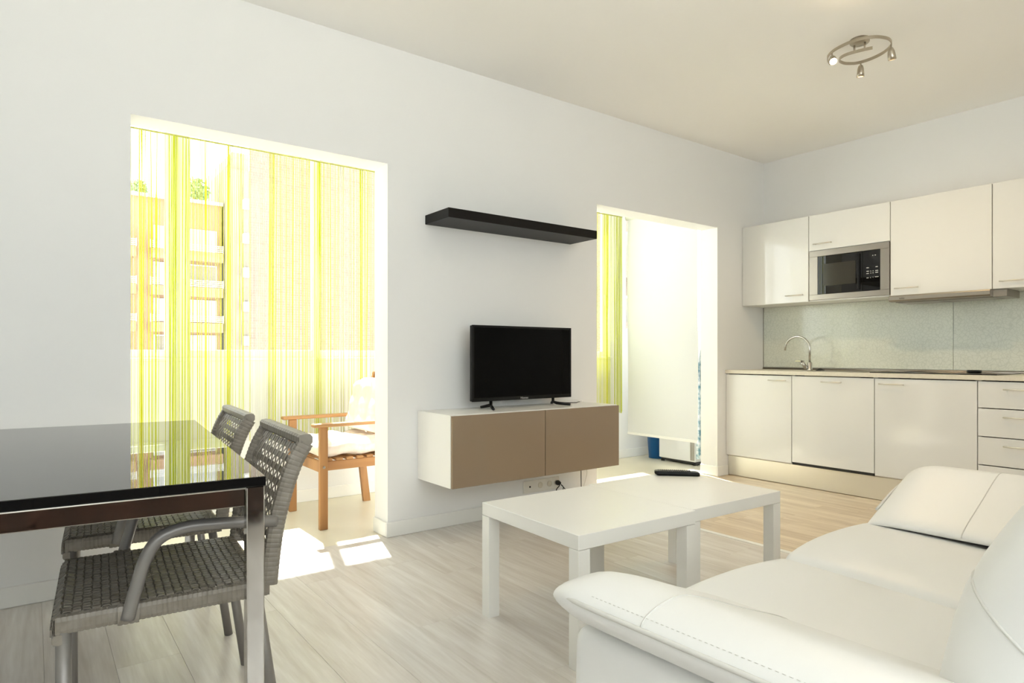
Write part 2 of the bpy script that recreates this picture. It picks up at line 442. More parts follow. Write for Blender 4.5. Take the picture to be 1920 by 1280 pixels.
mb.box(BW0, BW1, Y0 - 0.15, Y0, 0, BZ0); mb.box(BW0, BW1, Y0 - 0.15, Y0, BZ1, ZC); mb.box(2.9, 3.8, Y0 - 0.15, Y0, 2.1, ZC)
struct('wall_back', mb, M['wall'])
struct('ceiling', MB().box(X0 - 0.15, GX1, Y0 - 0.15, YB, ZC, ZC + 0.15), M['ceil'])

# unseen window, added to bring daylight from behind the camera, and unseen door
wb = sempty('window_unseen', (0.45, Y0 - 0.075, BZ0))
mb = MB()
mb.box(BW0, BW1, Y0 - 0.11, Y0 - 0.05, BZ0, BZ0 + 0.05); mb.box(BW0, BW1, Y0 - 0.11, Y0 - 0.05, BZ1 - 0.05, BZ1)
for x in (BW0, -0.25, 1.10, BW1 - 0.05): mb.box(x, x + 0.05, Y0 - 0.11, Y0 - 0.05, BZ0 + 0.05, BZ1 - 0.05)
mb.build('window_frame', M['frame'], wb)
for a, b in ((BW0 + 0.05, -0.25), (-0.20, 1.10), (1.15, BW1 - 0.05)):
    MB().box(a, b, Y0 - 0.083, Y0 - 0.077, BZ0 + 0.05, BZ1 - 0.05).build('pane', M['glass'], wb)
dr = sempty('door_1', (3.35, Y0 - 0.06, 0))
MB().box(2.9, 3.8, Y0 - 0.10, Y0 - 0.03, 0.0, 2.1, 0.004).build('door_leaf', M['door_dark'], dr)
MB().tube([(3.72, Y0 - 0.03, 1.02), (3.72, Y0 + 0.03, 1.02), (3.61, Y0 + 0.035, 1.02)], 0.009).build('door_handle', M['steel'], dr)

# gallery (glazed balcony) shell
mb = MB()
mb.box(GX0, 4.62, YO, YO + 0.12, 0, 1.0); mb.box(GX0, GX1, YO, YO + 0.12, 2.58, ZC)
mb.box(4.62, 4.80, YO, YO + 0.12, 0, 2.58); mb.box(4.80, 6.25, YO, YO + 0.12, 0, 1.28); mb.box(6.25, GX1, YO, YO + 0.12, 0, 2.58)
mb.box(GX0, -0.55, YO, YO + 0.12, 1.0, 2.58)
struct('wall_outer', mb, M['wall'])
struct('wall_gallery_near', MB().box(GX0 - 0.12, GX0, YB, YO + 0.12, 0, ZC), M['wall'])
struct('wall_gallery_far', MB().box(GX1, GX1 + 0.12, YB, YO + 0.12, 0, ZC), M['wall'])
struct('ceiling_overhang', MB().box(GX0 - 0.12, GX1 + 0.12, YO + 0.12, 4.785, 2.75, 2.95), M['wall'], label='unseen slab of the balcony above, set to cut off the sun patch')  # unseen slab, placed so its edge ends the sun patch indoors
struct('ceiling_gallery', MB().box(GX0, GX1, YB, YO, GZ, GZ + 0.12), M['ceil'])
struct('floor_gallery', MB().box(GX0 - 0.12, GX1 + 0.12, 3.395, YO + 0.12, -0.12, 0.0), M['gfloor'])

# living floor: planks run towards the TV wall
fl = sempty('floor', (0, 0, -0.012))
FX = 3.185
MB().box(X0 - 0.15, XK + 0.15, Y0 - 0.15, 3.395, -0.12, -0.010).build('underlay', M['sub'], fl)
def plank_mesh(name, wd, ln, m, t=0.010, bev=0.0006):
    mb = MB(); mb.box(-wd / 2, wd / 2, -ln / 2, ln / 2, -t, 0.0, bev)
    me = bpy.data.meshes.new(name); me.from_pydata(mb.v, [], mb.f); me.materials.append(m)
    bm = bmesh.new(); bm.from_mesh(me); bmesh.ops.recalc_face_normals(bm, faces=bm.faces); bm.to_mesh(me); bm.free()
    return me
def lay_planks(x0, x1, wd, ln, y0, y1, m, seed):
    rr = random.Random(seed); meshes = {}
    x = x0
    while x < x1 - 1e-4:
        w_ = min(wd, x1 - x); y = y0 - rr.random() * ln * 0.9
        while y < y1 - 1e-4:
            a, b = max(y, y0), min(y + ln, y1)
            if b - a > 0.02:
                k = (round(w_, 3), round(b - a, 3))
                if k not in meshes: meshes[k] = plank_mesh('plank', k[0] - 0.0006, k[1] - 0.0006, m)
                o = bpy.data.objects.new('plank', meshes[k]); COL.objects.link(o); o.parent = fl
                o.location = (x + w_ / 2, (a + b) / 2, 0.012)
            y += ln
        x += w_
lay_planks(X0, FX - 0.012, 0.192, 1.285, Y0, 3.395, M['plank'], 3)
lay_planks(FX + 0.012, XK, 0.195, 1.19, Y0, 3.395, M['kplank'], 5)
struct('trim_1', MB().box(FX - 0.018, FX + 0.018, Y0, 3.395, -0.004, 0.004, 0.002), M['trim'], label='pale threshold strip between the two wooden floors')

# baseboards
def base(name, boxes):
    mb = MB()
    for b in boxes: mb.box(*b, bev=0.003)
    return struct(name, mb, M['trim'])
bh, bt = 0.085, 0.012
base('baseboard_left', [(X0, 0.353, YW - bt, YW, 0, bh), (1.62 - bt, 3.27 + bt, YW - bt, YW, 0, bh), (4.70 - bt, 4.84, YW - bt, YW, 0, bh),
     (0.353, 0.353 + bt, YW, YB, 0, bh), (1.62 - bt, 1.62, YW, YB, 0, bh), (3.27, 3.27 + bt, YW, YB, 0, bh), (4.70 - bt, 4.70, YW, YB, 0, bh)])
base('baseboard_outer', [(GX0, GX1, YO - bt, YO, 0, bh)])
base('baseboard_near', [(X0, X0 + bt, Y0, YW - bt, 0, bh)])
base('baseboard_back', [(3.8, XK, Y0, Y0 + bt, 0, bh), (X0 + bt, 2.9, Y0, Y0 + bt, 0, bh)])

# gallery windows: sliding sashes
def sash(root, x0, x1, z0, z1, y, lw, rw, handle=None):
    mb = MB()
    mb.box(x0, x0 + lw, y - 0.018, y + 0.018, z0, z1, 0.003); mb.box(x1 - rw, x1, y - 0.018, y + 0.018, z0, z1, 0.003)
    mb.box(x0 + lw, x1 - rw, y - 0.018, y + 0.018, z0, z0 + 0.05, 0.003); mb.box(x0 + lw, x1 - rw, y - 0.018, y + 0.018, z1 - 0.05, z1, 0.003)
    s_ = mb.build('sash', M['frame'], root)
    MB().box(x0 + lw, x1 - rw, y - 0.003, y + 0.003, z0 + 0.05, z1 - 0.05).build('pane', M['glass'], s_)
    if handle:
        MB().box(handle - 0.011, handle + 0.011, y - 0.034, y - 0.018, 1.52, 1.64, 0.004).build('latch', M['frame'], s_)
    return s_
w1 = sempty('window_1', (2.0, YO + 0.05, 1.0))
mb = MB()
mb.box(-0.55, 4.62, YO - 0.01, YO + 0.10, 1.0, 1.022, 0.003); mb.box(-0.55, 4.62, YO, YO + 0.10, 2.558, 2.58, 0.003)
mb.box(-0.55, -0.52, YO, YO + 0.1, 1.022, 2.558); mb.box(4.59, 4.62, YO, YO + 0.1, 1.022, 2.558)
mb.build('window_frame', M['frame'], w1)
for i, (a, b, lw, rw, hd) in enumerate([(-0.52, 0.745, 0.05, 0.075, None), (0.730, 1.64, 0.075, 0.04, 0.775), (1.632, 2.62, 0.04, 0.05, None), (2.60, 3.60, 0.05, 0.05, None), (3.58, 4.59, 0.05, 0.055, 4.56)]):
    sash(w1, a, b, 1.022, 2.558, YO + (0.028 if i % 2 else 0.070), lw, rw, hd)
w2 = sempty('window_2', (5.5, YO + 0.05, 1.28))
mb = MB()
mb.box(4.80, 6.25, YO + 0.01, YO + 0.10, 1.28, 1.31); mb.box(4.80, 6.25, YO + 0.01, YO + 0.10, 2.55, 2.58)
for x in (4.80, 5.50, 6.22): mb.box(x, x + 0.03, YO + 0.01, YO + 0.10, 1.31, 2.55)
mb.build('window_frame', M['frame'], w2)
for a, b in ((4.83, 5.50), (5.53, 6.22)): MB().box(a, b, YO + 0.05, YO + 0.056, 1.31, 2.55).build('pane', M['glass'], w2)

# ------------------------------------------------------------------ sofa
SX = 1.845   # symmetry plane
ARM = [(0.868, 0.516), (0.828, 0.536), (0.807, 0.564), (0.814, 0.590), (0.850, 0.606), (0.910, 0.612), (0.965, 0.598), (1.03, 0.574), (1.10, 0.546),
       (1.178, 0.517), (1.25, 0.490), (1.300, 0.466), (1.312, 0.452), (1.296, 0.440), (1.20, 0.434), (1.05, 0.450), (0.94, 0.480)]
SOFA0 = Vector((0.82, 0.96, 0))
sofa = thing('sofa', SOFA0, 'white leather two-seat sofa with sloping padded armrests', 'sofa', None, math.radians(2.0))
def smooth_ring(pts, sub=3):
    n = len(pts); out = []
    for i in range(n):
        p0, p1, p2, p3 = [Vector((*pts[(i + k) % n], 0)) for k in (-1, 0, 1, 2)]
        for k in range(sub):
            t = k / sub
            q = 0.5 * ((2 * p1) + (p2 - p0) * t + (2 * p0 - 5 * p1 + 4 * p2 - p3) * t * t + (3 * p1 - p0 - 3 * p2 + p3) * t ** 3)
            out.append((q.x, q.y))
    return out
RING = smooth_ring(ARM)
ACX, ACZ = 1.03, 0.525
def arm_pad(mir):
    mb = MB(); secs = []
    ys = [(0.03, 0.90), (0.05, 0.97), (0.10, 1.0), (0.3, 1.0), (0.5, 1.0), (0.7, 1.0), (0.73, 1.0), (0.80, 1.0), (0.86, 1.0)]
    R_ = 0.115
    for k in range(1, 9):
        a = k / 8 * PI / 2 * 0.97
        ys.append((0.87 + R_ * math.sin(a), -a))
    for y, sc in ys:
        sec = []
        for (x, z) in RING:
            if sc > 0: px, pz = ACX + (x - ACX) * sc, ACZ + (z - ACZ) * sc
            else:
                c_ = math.cos(-sc)
                kx = 1 - (1 - c_) * 0.14; kz = 1 - (1 - c_) * 0.80
                px = ACX + 0.06 + (x - ACX - 0.06) * kx; pz = ACZ - 0.02 + (z - ACZ + 0.02) * kz
                # keep the slope of the pad while its thickness closes
                line = 0.60 - (px - 0.85) * 0.32 if px > 0.85 else 0.60
                pz = (line - 0.045) + (z - (line - 0.045)) * kz
            if mir: px = 2 * SX - px; y_ = y + 0.05 * max(0, min(1, (y - 0.3) / 0.5))
            else: y_ = y
            sec.append((px, y_, pz))
        secs.append(sec)
    mb.loft(secs, True, True)
    return mb
def armring_at(y, mir, top_only=True):
    pts = [(x, z) for (x, z) in RING]
    i0 = min(range(len(pts)), key=lambda i: (pts[i][0] - 0.808) ** 2 + (pts[i][1] - 0.580) ** 2)
    i1 = min(range(len(pts)), key=lambda i: (pts[i][0] - 1.312) ** 2 + (pts[i][1] - 0.452) ** 2)
    return [((2 * SX - x) if mir else x, y, z + 0.0005) for x, z in pts[i0:i1 + 1]]
for mir in (False, True):
    ar = arm_pad(mir).build('armrest', M['leather'], sofa)
    sx = (lambda x: 2 * SX - x) if mir else (lambda x: x)
    fw = (lambda y: 0.05 * max(0, min(1, (y - 0.3) / 0.5))) if mir else (lambda y: 0.0)
    pth = [(sx(0.8055), y + fw(y), 0.580) for y in (0.06, 0.3, 0.6, 0.84)] + [(sx(a_), b_ + fw(b_), c_) for a_, b_, c_ in ((0.812, 0.90, 0.578), (0.826, 0.945, 0.572), (0.850, 0.972, 0.564), (0.91, 0.984, 0.548), (1.05, 0.985, 0.520), (1.2, 0.984, 0.472))]
    MB().tube(smooth_path(pth, 4), 0.0048, 8).build('piping', M['leather_seam'], ar)
    mb = MB(); sp = armring_at(0.735, mir)
    mb.tube(sp, 0.0016, 6); mb.build('seam', M['leather_seam'], ar)
    spr = resample(sp, 0.002); q0 = spr[9]; q1 = spr[11]; up_ = (q1 - q0).normalized(); nrm = Vector((0, 1, 0)).cross(up_); nrm = nrm if nrm.z > 0 else -nrm
    mb = MB(); yy = 0.08
    while yy < 0.86:
        c_ = Vector((q0.x, yy + fw(yy), q0.z)) + nrm * 0.0004
        a_, b_ = Vector((0, 0.0032, 0)), up_ * 0.0007
        mb.add([c_ - a_ - b_, c_ + a_ - b_, c_ + a_ + b_, c_ - a_ + b_, c_ + nrm * 0.0008], [(0, 1, 4), (1, 2, 4), (2, 3, 4), (3, 0, 4), (0, 3, 2, 1)])
        yy += 0.0105
    mb.build('stitching', M['leather_seam'], ar, kind='stuff')
    # body of the arm below the pad
    def flare(nx, ny, nz, p):
        return p
    mb = MB(); mb.pillow(((sx(0.965)), 0.47, 0.265), (0.20, 0.98, 0.47), 0.03, (2, 6, 4), lambda nx, ny, nz, p: (p.x * (1 + 0.06 * (1 - nz * nz)), p.y, p.z))
    mb.build('side_panel', M['leather'], sofa)
MB().pillow((SX, 0.44, 0.19), (1.60, 0.98, 0.30), 0.03, (6, 4, 2)).build('seat_base', M['leather'], sofa)
MB().pillow((SX, 0.03, 0.40), (1.72, 0.20, 0.70), 0.05, (6, 2, 4)).build('back_frame', M['leather'], sofa)
def seat_bulge(hgt):
    def f(nx, ny, nz, p):
        top = max(0.0, nz)
        b = hgt * top * (1 - abs(nx) ** 2.6) * (1 - 0.55 * max(0, ny) ** 3 - 0.5 * max(0, -ny) ** 2)
        fr = 0.030 * max(0.0, ny) ** 3 * (1 - nx * nx)
        return (p.x, p.y + fr, p.z + b - 0.03 * (0.5 - 0.5 * ny))
    return f
for i, (xc, wd) in enumerate(((1.512, 0.664), (2.178, 0.664))):
    c_ = MB().pillow((xc, 0.700 + 0.006 * i, 0.355), (wd, 0.70, 0.150), 0.045, (8, 8, 2), seat_bulge(0.022)).build('seat_cushion', M['leather'], sofa)
def back_fn(nx, ny, nz, p):
    t = (p.z + 0.30) / 0.60
    y = p.y - 0.135 * t - 0.30 * max(0, t - 0.45) ** 1.5
    y += 0.018 * max(0, ny) * (1 - nx * nx * 0.8) * (1 - (2 * t - 1) ** 2)
    return (p.x, y, p.z)
for i, xc in enumerate((1.42, 2.27)):
    bk = MB().pillow((xc, 0.275, 0.70), (0.846, 0.28, 0.60), 0.10, (8, 3, 8), back_fn).build('back_cushion', M['leather'], sofa)
    bvh = BVHTree.FromPolygons([v.co[:] for v in bk.data.vertices], [p.vertices[:] for p in bk.data.polygons])
    for nm, yz in (('seam', ((0.345, 0.725), (0.318, 0.703), (0.290, 0.680), (0.262, 0.657), (0.235, 0.640), (0.20, 0.622), (0.16, 0.610))),
                   ('seam', ((0.262, 0.560), (0.235, 0.585), (0.20, 0.600), (0.16, 0.606)))):
        pts = []
        for q in smooth_path([(0, a_, b_) for a_, b_ in yz], 4):
            hit = bvh.ray_cast(Vector((xc - 1.0, q.y, q.z)) - SOFA0, Vector((1, 0, 0)))
            if hit[0] is not None: pts.append(hit[0] + SOFA0 - Vector((0.0006, 0, 0)))
        if len(pts) > 3: MB().tube(pts, 0.0024, 6).build(nm, M['leather_seam'], bk)
for x in (0.93, 2.76):
    for y in (0.06, 0.86): MB().lathe([(0.022, 0.0), (0.028, 0.045)], (x, y, 0), 12).build('foot', M['black_plastic'], sofa)

# ------------------------------------------------------------------ coffee tables
def lack(name, c, label, rot):
    t = thing(name, (c[0], c[1], 0), label, 'coffee table', 'pair of white side tables pushed together', rot)
    h = 0.2925
    MB().box(-h, h, -h, h, 0.40, 0.45, 0.0015).build('table_top', M['white_matte'], t, world=False)
    for sx in (-1, 1):
        for sy in (-1, 1):
            MB().box(sx * (h - 0.05) if sx > 0 else -h, h if sx > 0 else -h + 0.05, sy * (h - 0.05) if sy > 0 else -h, h if sy > 0 else -h + 0.05, 0.0, 0.3985, 0.001).build('leg', M['white_matte'], t, world=False)
    return t
R15 = math.radians(-1.5)
lack('coffee_table', (1.727, 1.835), 'white square low table nearest the dining chairs, without the remote', R15)
lack('coffee_table', (2.314, 1.838), 'white square low table on the kitchen side, carrying the black remote', R15)

# remote
import_rc = thing('remote_control', (2.526, 2.037, 0.4505), 'black remote control with rows of buttons on the white coffee table', 'remote control', None, math.atan2(1.96 - 2.114, 2.606 - 2.446))
mb = MB(); secs = []
for x, k, zt in ((-0.108, 0.55, 0.020), (-0.104, 0.85, 0.022), (-0.09, 1.0, 0.023), (0.0, 1.0, 0.022), (0.085, 1.0, 0.020), (0.100, 0.9, 0.018), (0.107, 0.6, 0.014)):
    hw = 0.024 * k
    secs.append([(x + (0.012 if x < -0.1 else 0), -hw * 0.75, 0.0), (x + (0.012 if x < -0.1 else 0), hw * 0.75, 0.0), (x, hw, 0.009), (x, hw * 0.93, zt), (x, -hw * 0.93, zt), (x, -hw, 0.009)])
mb.loft(secs, True, False); mb.build('body', M['black_plastic'], import_rc, world=False)
bm_btn = MB().box(-0.0032, 0.0032, -0.0042, 0.0042, 0, 0.0028, 0.0008)
b0 = None
for i in range(16):
    for j in range(3):
        x = -0.088 + i * 0.0098; y = (j - 1) * 0.0135
        if b0 is None:
            b0 = bm_btn.build('button', M['dark_text'], import_rc, world=False); o = b0
        else:
            o = b0.copy(); COL.objects.link(o); o.parent = import_rc
        o.location = (x, y, 0.0218 - 0.00001 * i)

# ------------------------------------------------------------------ TV cabinet, TV, shelf
CT = 0.712
tvc = thing('media_cabinet', (2.453, 3.17, 0.312), 'floating white media cabinet with two taupe gloss doors', 'cabinet')
MB().box(1.812, 3.095, 2.989, YW - 0.0005, 0.312, CT, 0.0015).build('body', M['white_body'], tvc)
for a, b in ((1.814, 2.4625), (2.4665, 3.093)):
    MB().box(a, b, 2.970, 2.987, 0.314, CT - 0.004, 0.0015).build('door', M['taupe'], tvc)
TVY = 3.19
tv = thing('television', (2.475, TVY + 0.02, CT), 'black flat-screen television on two splayed feet', 'television')
MB().box(2.087, 2.868, TVY + 0.006, TVY + 0.032, 0.762, 1.216, 0.003).build('housing', M['black_plastic'], tv)
MB().box(2.25, 2.70, TVY + 0.032, TVY + 0.065, 0.80, 1.10, 0.010).build('rear_housing', M['black_plastic'], tv)
fr = MB(); bz = 0.013
fr.box(2.085, 2.870, TVY, TVY + 0.008, 1.218 - bz, 1.218, 0.001); fr.box(2.085, 2.870, TVY, TVY + 0.008, 0.760, 0.760 + 0.022, 0.001)
fr.box(2.085, 2.085 + bz, TVY, TVY + 0.008, 0.782, 1.218 - bz, 0.001); fr.box(2.870 - bz, 2.870, TVY, TVY + 0.008, 0.782, 1.218 - bz, 0.001)
fr.build('bezel', M['black_edge'], tv)
MB().box(2.085 + bz, 2.870 - bz, TVY + 0.003, TVY + 0.007, 0.782, 1.218 - bz).build('screen', M['screen'], tv)
text_mesh('Hisense', 0.019, M['grey_text'], tv, (2.475, TVY - 0.0006, 0.7705), (PI / 2, 0, 0), 'logo')
for xc, s_ in ((2.23, -1), (2.725, 1)):
    mb = MB()
    mb.tube([(xc, TVY + 0.018, 0.77), (xc, TVY + 0.016, CT + 0.024), (xc + s_ * 0.01, TVY - 0.005, CT + 0.015), (xc + s_ * 0.055, TVY - 0.09, CT + 0.008)], [0.010, 0.010, 0.010, 0.008], 8)
    mb.tube([(xc, TVY + 0.020, CT + 0.022), (xc + s_ * 0.035, TVY + 0.075, CT + 0.0085)], [0.010, 0.008], 8)
    mb.build('foot', M['black_plastic'], tv)
shelf = MB().box(1.862, 3.012, 3.092, YW, 1.812, 1.866, 0.0015).build('floating_shelf', M['black_wood'])
tag(shelf, 'black floating wall shelf above the television', 'shelf')

# wires on top of and below the cabinet
c1 = MB().tube(smooth_path([(2.80, 3.26, CT + 0.012), (2.84, 3.25, CT + 0.010), (2.90, 3.27, CT + 0.004), (2.96, 3.24, CT + 0.004), (3.0, 3.27, CT + 0.004), (3.06, 3.30, CT + 0.004)], 5), 0.0025, 6).build('aerial_cable', M['plug'])
tag(c1, 'thin black cable curling on the media cabinet right of the television', 'cable')
c2 = MB().tube(smooth_path([(2.72, 3.31, CT + 0.004), (2.82, 3.30, CT + 0.004), (2.92, 3.31, CT + 0.012), (3.0, 3.29, CT + 0.02), (3.04, 3.28, CT + 0.004), (3.09, 3.32, CT + 0.004)], 5), 0.002, 6).build('signal_cable', M['white_body'])
tag(c2, 'thin white cable curling on the media cabinet beside the black cable', 'cable')
sock = thing('wall_socket', (2.75, YW, 0.165), 'white wall socket strip low on the wall under the media cabinet', 'socket')
MB().box(2.593, 2.905, YW - 0.010, YW, 0.122, 0.203, 0.003).build('face_plate', M['socket'], sock)
for x, rr in ((2.735, 0.020), (2.815, 0.020), (2.875, 0.018)):
    MB().lathe([(rr, 0.0), (rr, 0.003), (rr * 0.86, 0.003), (rr * 0.82, 0.0005)], (x, YW - 0.010, 0.165), 18, axis=(0, -1, 0)).build('outlet', M['worktop'], sock)
MB().lathe([(0.006, 0), (0.006, 0.004), (0.003, 0.006)], (2.645, YW - 0.010, 0.163), 10, axis=(0, -1, 0)).build('aerial_port', M['plug'], sock)
pl = thing('power_plug', (2.880, YW - 0.012, 0.165), 'black power plug in the socket, its cord looped', 'plug')
MB().lathe([(0.016, 0.0), (0.018, 0.012), (0.014, 0.024), (0.009, 0.034)], (2.880, YW - 0.0125, 0.165), 14, axis=(0, -1, 0)).build('plug_body', M['plug'], pl)
MB().tube(smooth_path([(2.880, YW - 0.046, 0.165), (2.86, YW - 0.06, 0.152), (2.835, YW - 0.06, 0.13), (2.85, YW - 0.055, 0.10), (2.89, YW - 0.05, 0.10), (2.905, YW - 0.05, 0.135), (2.885, YW - 0.05, 0.155), (2.93, YW - 0.05, 0.11), (2.98, YW - 0.05, 0.03), (3.0, YW - 0.05, 0.004)], 5), 0.0032, 6).build('cord', M['plug'], pl)
c3 = MB().tube(smooth_path([(3.06, 3.30, 0.315), (3.06, 3.30, 0.2), (3.062, 3.30, 0.1), (3.05, 3.29, 0.02), (3.03, 3.27, 0.004)], 5), 0.003, 6).build('hanging_cord', M['plug'])
tag(c3, 'black cord hanging straight down from the media cabinet', 'cable')
c4 = MB().tube(smooth_path([(3.085, 3.33, 0.33), (3.13, 3.33, 0.26), (3.14, 3.325, 0.2), (3.10, 3.32, 0.10), (3.06, 3.31, 0.004)], 5), 0.0028, 6).build('hanging_cord', M['white_body'])
tag(c4, 'white cord drooping beside the black one below the media cabinet', 'cable')

# ------------------------------------------------------------------ kitchen
KF = 4.82
Ys = [3.36, 2.757, 2.132, 1.507, 0.90]
DZ0, DZ1 = 0.180, 0.876
def bar_handle(parent, ya, yb, x, z):
    mb = MB(); mb.tube([(x - 0.024, ya, z), (x - 0.024, yb, z)], 0.0042, 10)
    for y in (ya + (0.012 if yb > ya else -0.012), yb - (0.012 if yb > ya else -0.012)): mb.tube([(x, y, z), (x - 0.024, y, z)], 0.0035, 8)
    mb.build('handle', M['handle'], parent)
def carcass(mb, y0, y1, x0, x1, z0, z1, t=0.016, top=False):
    mb.box(x0, x1, y0, y0 + t, z0, z1); mb.box(x0, x1, y1 - t, y1, z0, z1); mb.box(x1 - t, x1, y0 + t, y1 - t, z0, z1); mb.box(x0, x1 - t, y0 + t, y1 - t, z0, z0 + t)
    if top: mb.box(x0, x1 - t, y0 + t, y1 - t, z1 - t, z1)
    return mb
labs = ['white gloss base cabinet in the corner beside the doorway', 'white gloss base unit below the tap, with a dark gap under its door', 'white gloss base cabinet under the black hob', 'white gloss base unit with four drawers']
for i in range(4):
    y1, y0 = Ys[i] - 0.0005, Ys[i + 1] + 0.0005
    cab = thing('base_cabinet', (5.1, (y0 + y1) / 2, 0.17), labs[i], 'cabinet', 'kitchen base units')
    carcass(MB(), y0, y1, KF + 0.022, XK - 0.001, 0.171, 0.879).build('body', M['white_body'], cab)
    if i < 3:
        z0 = DZ0 + (0.012 if i == 1 else 0)
        if i == 1: MB().box(KF + 0.003, KF + 0.020, y0 + 0.004, y1 - 0.004, 0.172, 0.1905).build('shadow_gap_strip', M['plug'], cab)  # black strip put in for the shade in the gap below this door
        d = MB().box(KF, KF + 0.019, y0 + 0.002, y1 - 0.002, z0, DZ1 - 0.004, 0.0015).build('door', M['white_gloss'], cab)
        ha, hb = [(2.948, 2.796), (2.510, 2.356), (2.094, 1.930)][i]
        bar_handle(d, ha, hb, KF, 0.835)
    else:
        for z1_ in (0.872, 0.700, 0.520, 0.340):
            z0_ = {0.872: 0.706, 0.700: 0.526, 0.520: 0.346, 0.340: 0.180}[z1_]
            d = MB().box(KF, KF + 0.019, y0 + 0.002, y1 - 0.002, z0_, z1_, 0.0015).build('drawer', M['white_gloss'], cab)
            bar_handle(d, 1.366, 1.05, KF, z1_ - 0.046)
pn = MB().box(KF + 0.028, KF + 0.042, 0.90, 3.358, 0.004, 0.168, 0.001).build('kitchen_plinth', M['plinth'])
tag(pn, 'brushed metal kick board along the floor under the base cabinets', 'plinth')
# worktop with a sink cut-out
SY0, SY1, SXA, SXB = 2.26, 2.70, 4.90, 5.16
mb = MB(); WX = KF - 0.012
mb.box(WX, SXA, 0.90, 3.358, 0.880, 0.910); mb.box(SXB, XK - 0.001, 0.90, 3.358, 0.880, 0.910)
mb.box(SXA, SXB, 0.90, SY0, 0.880, 0.910); mb.box(SXA, SXB, SY1, 3.358, 0.880, 0.910)
wt = mb.build('worktop', M['worktop']); tag(wt, 'long beige laminate kitchen worktop with rounded front', 'worktop')
MB().tube([(XK - 0.012, 0.90, 0.918), (XK - 0.012, 3.357, 0.918)], 0.009, 8).build('upstand', M['steel'], wt)
sk = thing('kitchen_sink', (5.03, 2.48, 0.77), 'steel kitchen sink bowl set into the worktop', 'sink')
mb = MB(); mb.box(SXA - 0.012, SXB + 0.012, SY0 - 0.012, SY0 + 0.006, 0.9102, 0.9125); mb.box(SXA - 0.012, SXB + 0.012, SY1 - 0.006, SY1 + 0.012, 0.9102, 0.9125)
mb.box(SXA - 0.012, SXA + 0.006, SY0 + 0.006, SY1 - 0.006, 0.9102, 0.9125); mb.box(SXB - 0.006, SXB + 0.012, SY0 + 0.006, SY1 - 0.006, 0.9102, 0.9125)
mb.build('rim', M['steel'], sk)
mb = MB(); g = 0.003
mb.box(SXA + g, SXA + g + 0.002, SY0 + g, SY1 - g, 0.77, 0.910); mb.box(SXB - g - 0.002, SXB - g, SY0 + g, SY1 - g, 0.77, 0.910)
mb.box(SXA + g, SXB - g, SY0 + g, SY0 + g + 0.002, 0.77, 0.910); mb.box(SXA + g, SXB - g, SY1 - g - 0.002, SY1 - g, 0.77, 0.910); mb.box(SXA + g, SXB - g, SY0 + g, SY1 - g, 0.768, 0.771)
mb.build('bowl', M['steel'], sk)
fc = thing('kitchen_tap', (5.20, 2.815, 0.910), 'chrome swan-neck kitchen tap behind the sink', 'tap')
MB().lathe([(0.024, 0.0), (0.024, 0.006), (0.020, 0.010), (0.020, 0.065), (0.014, 0.070)], (5.20, 2.815, 0.910), 18).build('tap_body', M['chrome'], fc)
arc = [(5.20, 2.815, 0.97), (5.20, 2.815, 1.09)] + [(5.20, 2.815 + 0.109 - 0.109 * math.cos(a), 1.09 + 0.105 * math.sin(a)) for a in [PI * k / 14 for k in range(1, 14)]] + [(5.20, 3.034, 1.078)]
MB().tube(arc, 0.0085, 12).build('spout', M['chrome'], fc)
mb = MB(); mb.tube([(5.185, 2.835, 0.925), (5.16, 2.865, 0.985)], 0.016, 12); mb.box(5.12, 5.18, 2.85, 2.90, 0.985, 0.993, 0.002); mb.build('lever', M['chrome'], fc)
st = MB().lathe([(0.034, 0.0), (0.033, 0.004), (0.022, 0.010), (0.012, 0.016), (0.004, 0.018)], (5.22, 2.735, 0.910), 18).build('sink_stopper', M['plug'])
tag(st, 'small black domed sink stopper beside the tap', 'stopper')
hob = thing('hob', (5.10, 1.80, 0.910), 'black glass hob flush on the worktop', 'hob')
MB().box(4.875, 5.345, 1.42, 2.19, 0.9102, 0.9155, 0.0015).build('glass_plate', M['black_gloss'], hob)
for (x, y, r_) in ((4.99, 1.62, 0.09), (4.99, 2.0, 0.075), (5.23, 1.62, 0.075), (5.23, 2.0, 0.09)):
    MB().lathe([(r_, 0.0), (r_, 0.0004), (r_ - 0.003, 0.0004), (r_ - 0.003, 0.0)], (x, y, 0.9156), 28).build('cooking_zone', M['grey_text'], hob)
dish = MB().lathe([(0.036, 0.0), (0.042, 0.004), (0.042, 0.020), (0.038, 0.020), (0.034, 0.006)], (5.12, 1.62, 0.9160), 20).build('ashtray', M['black_plastic'])
tag(dish, 'small round black dish standing on the hob', 'dish')
# backsplash panels
for i, (a, b) in enumerate(((1.8375, 3.357), (0.90, 1.8345))):
    o = MB().box(XK - 0.007, XK - 0.001, a, b, 0.929, 1.470, 0.001).build('backsplash_panel', M['splash'])
    tag(o, ['pale green crackle-pattern glass splashback behind the tap', 'pale green crackle-pattern glass splashback right of the joint, behind the hob'][i], 'splashback', 'glass splashback panels')
mb = MB(); mb.box(XK - 0.010, XK - 0.001, 3.3575, 3.3598, 0.912, 1.470); o = mb.build('trim_2', M['steel']); o['kind'] = 'structure'
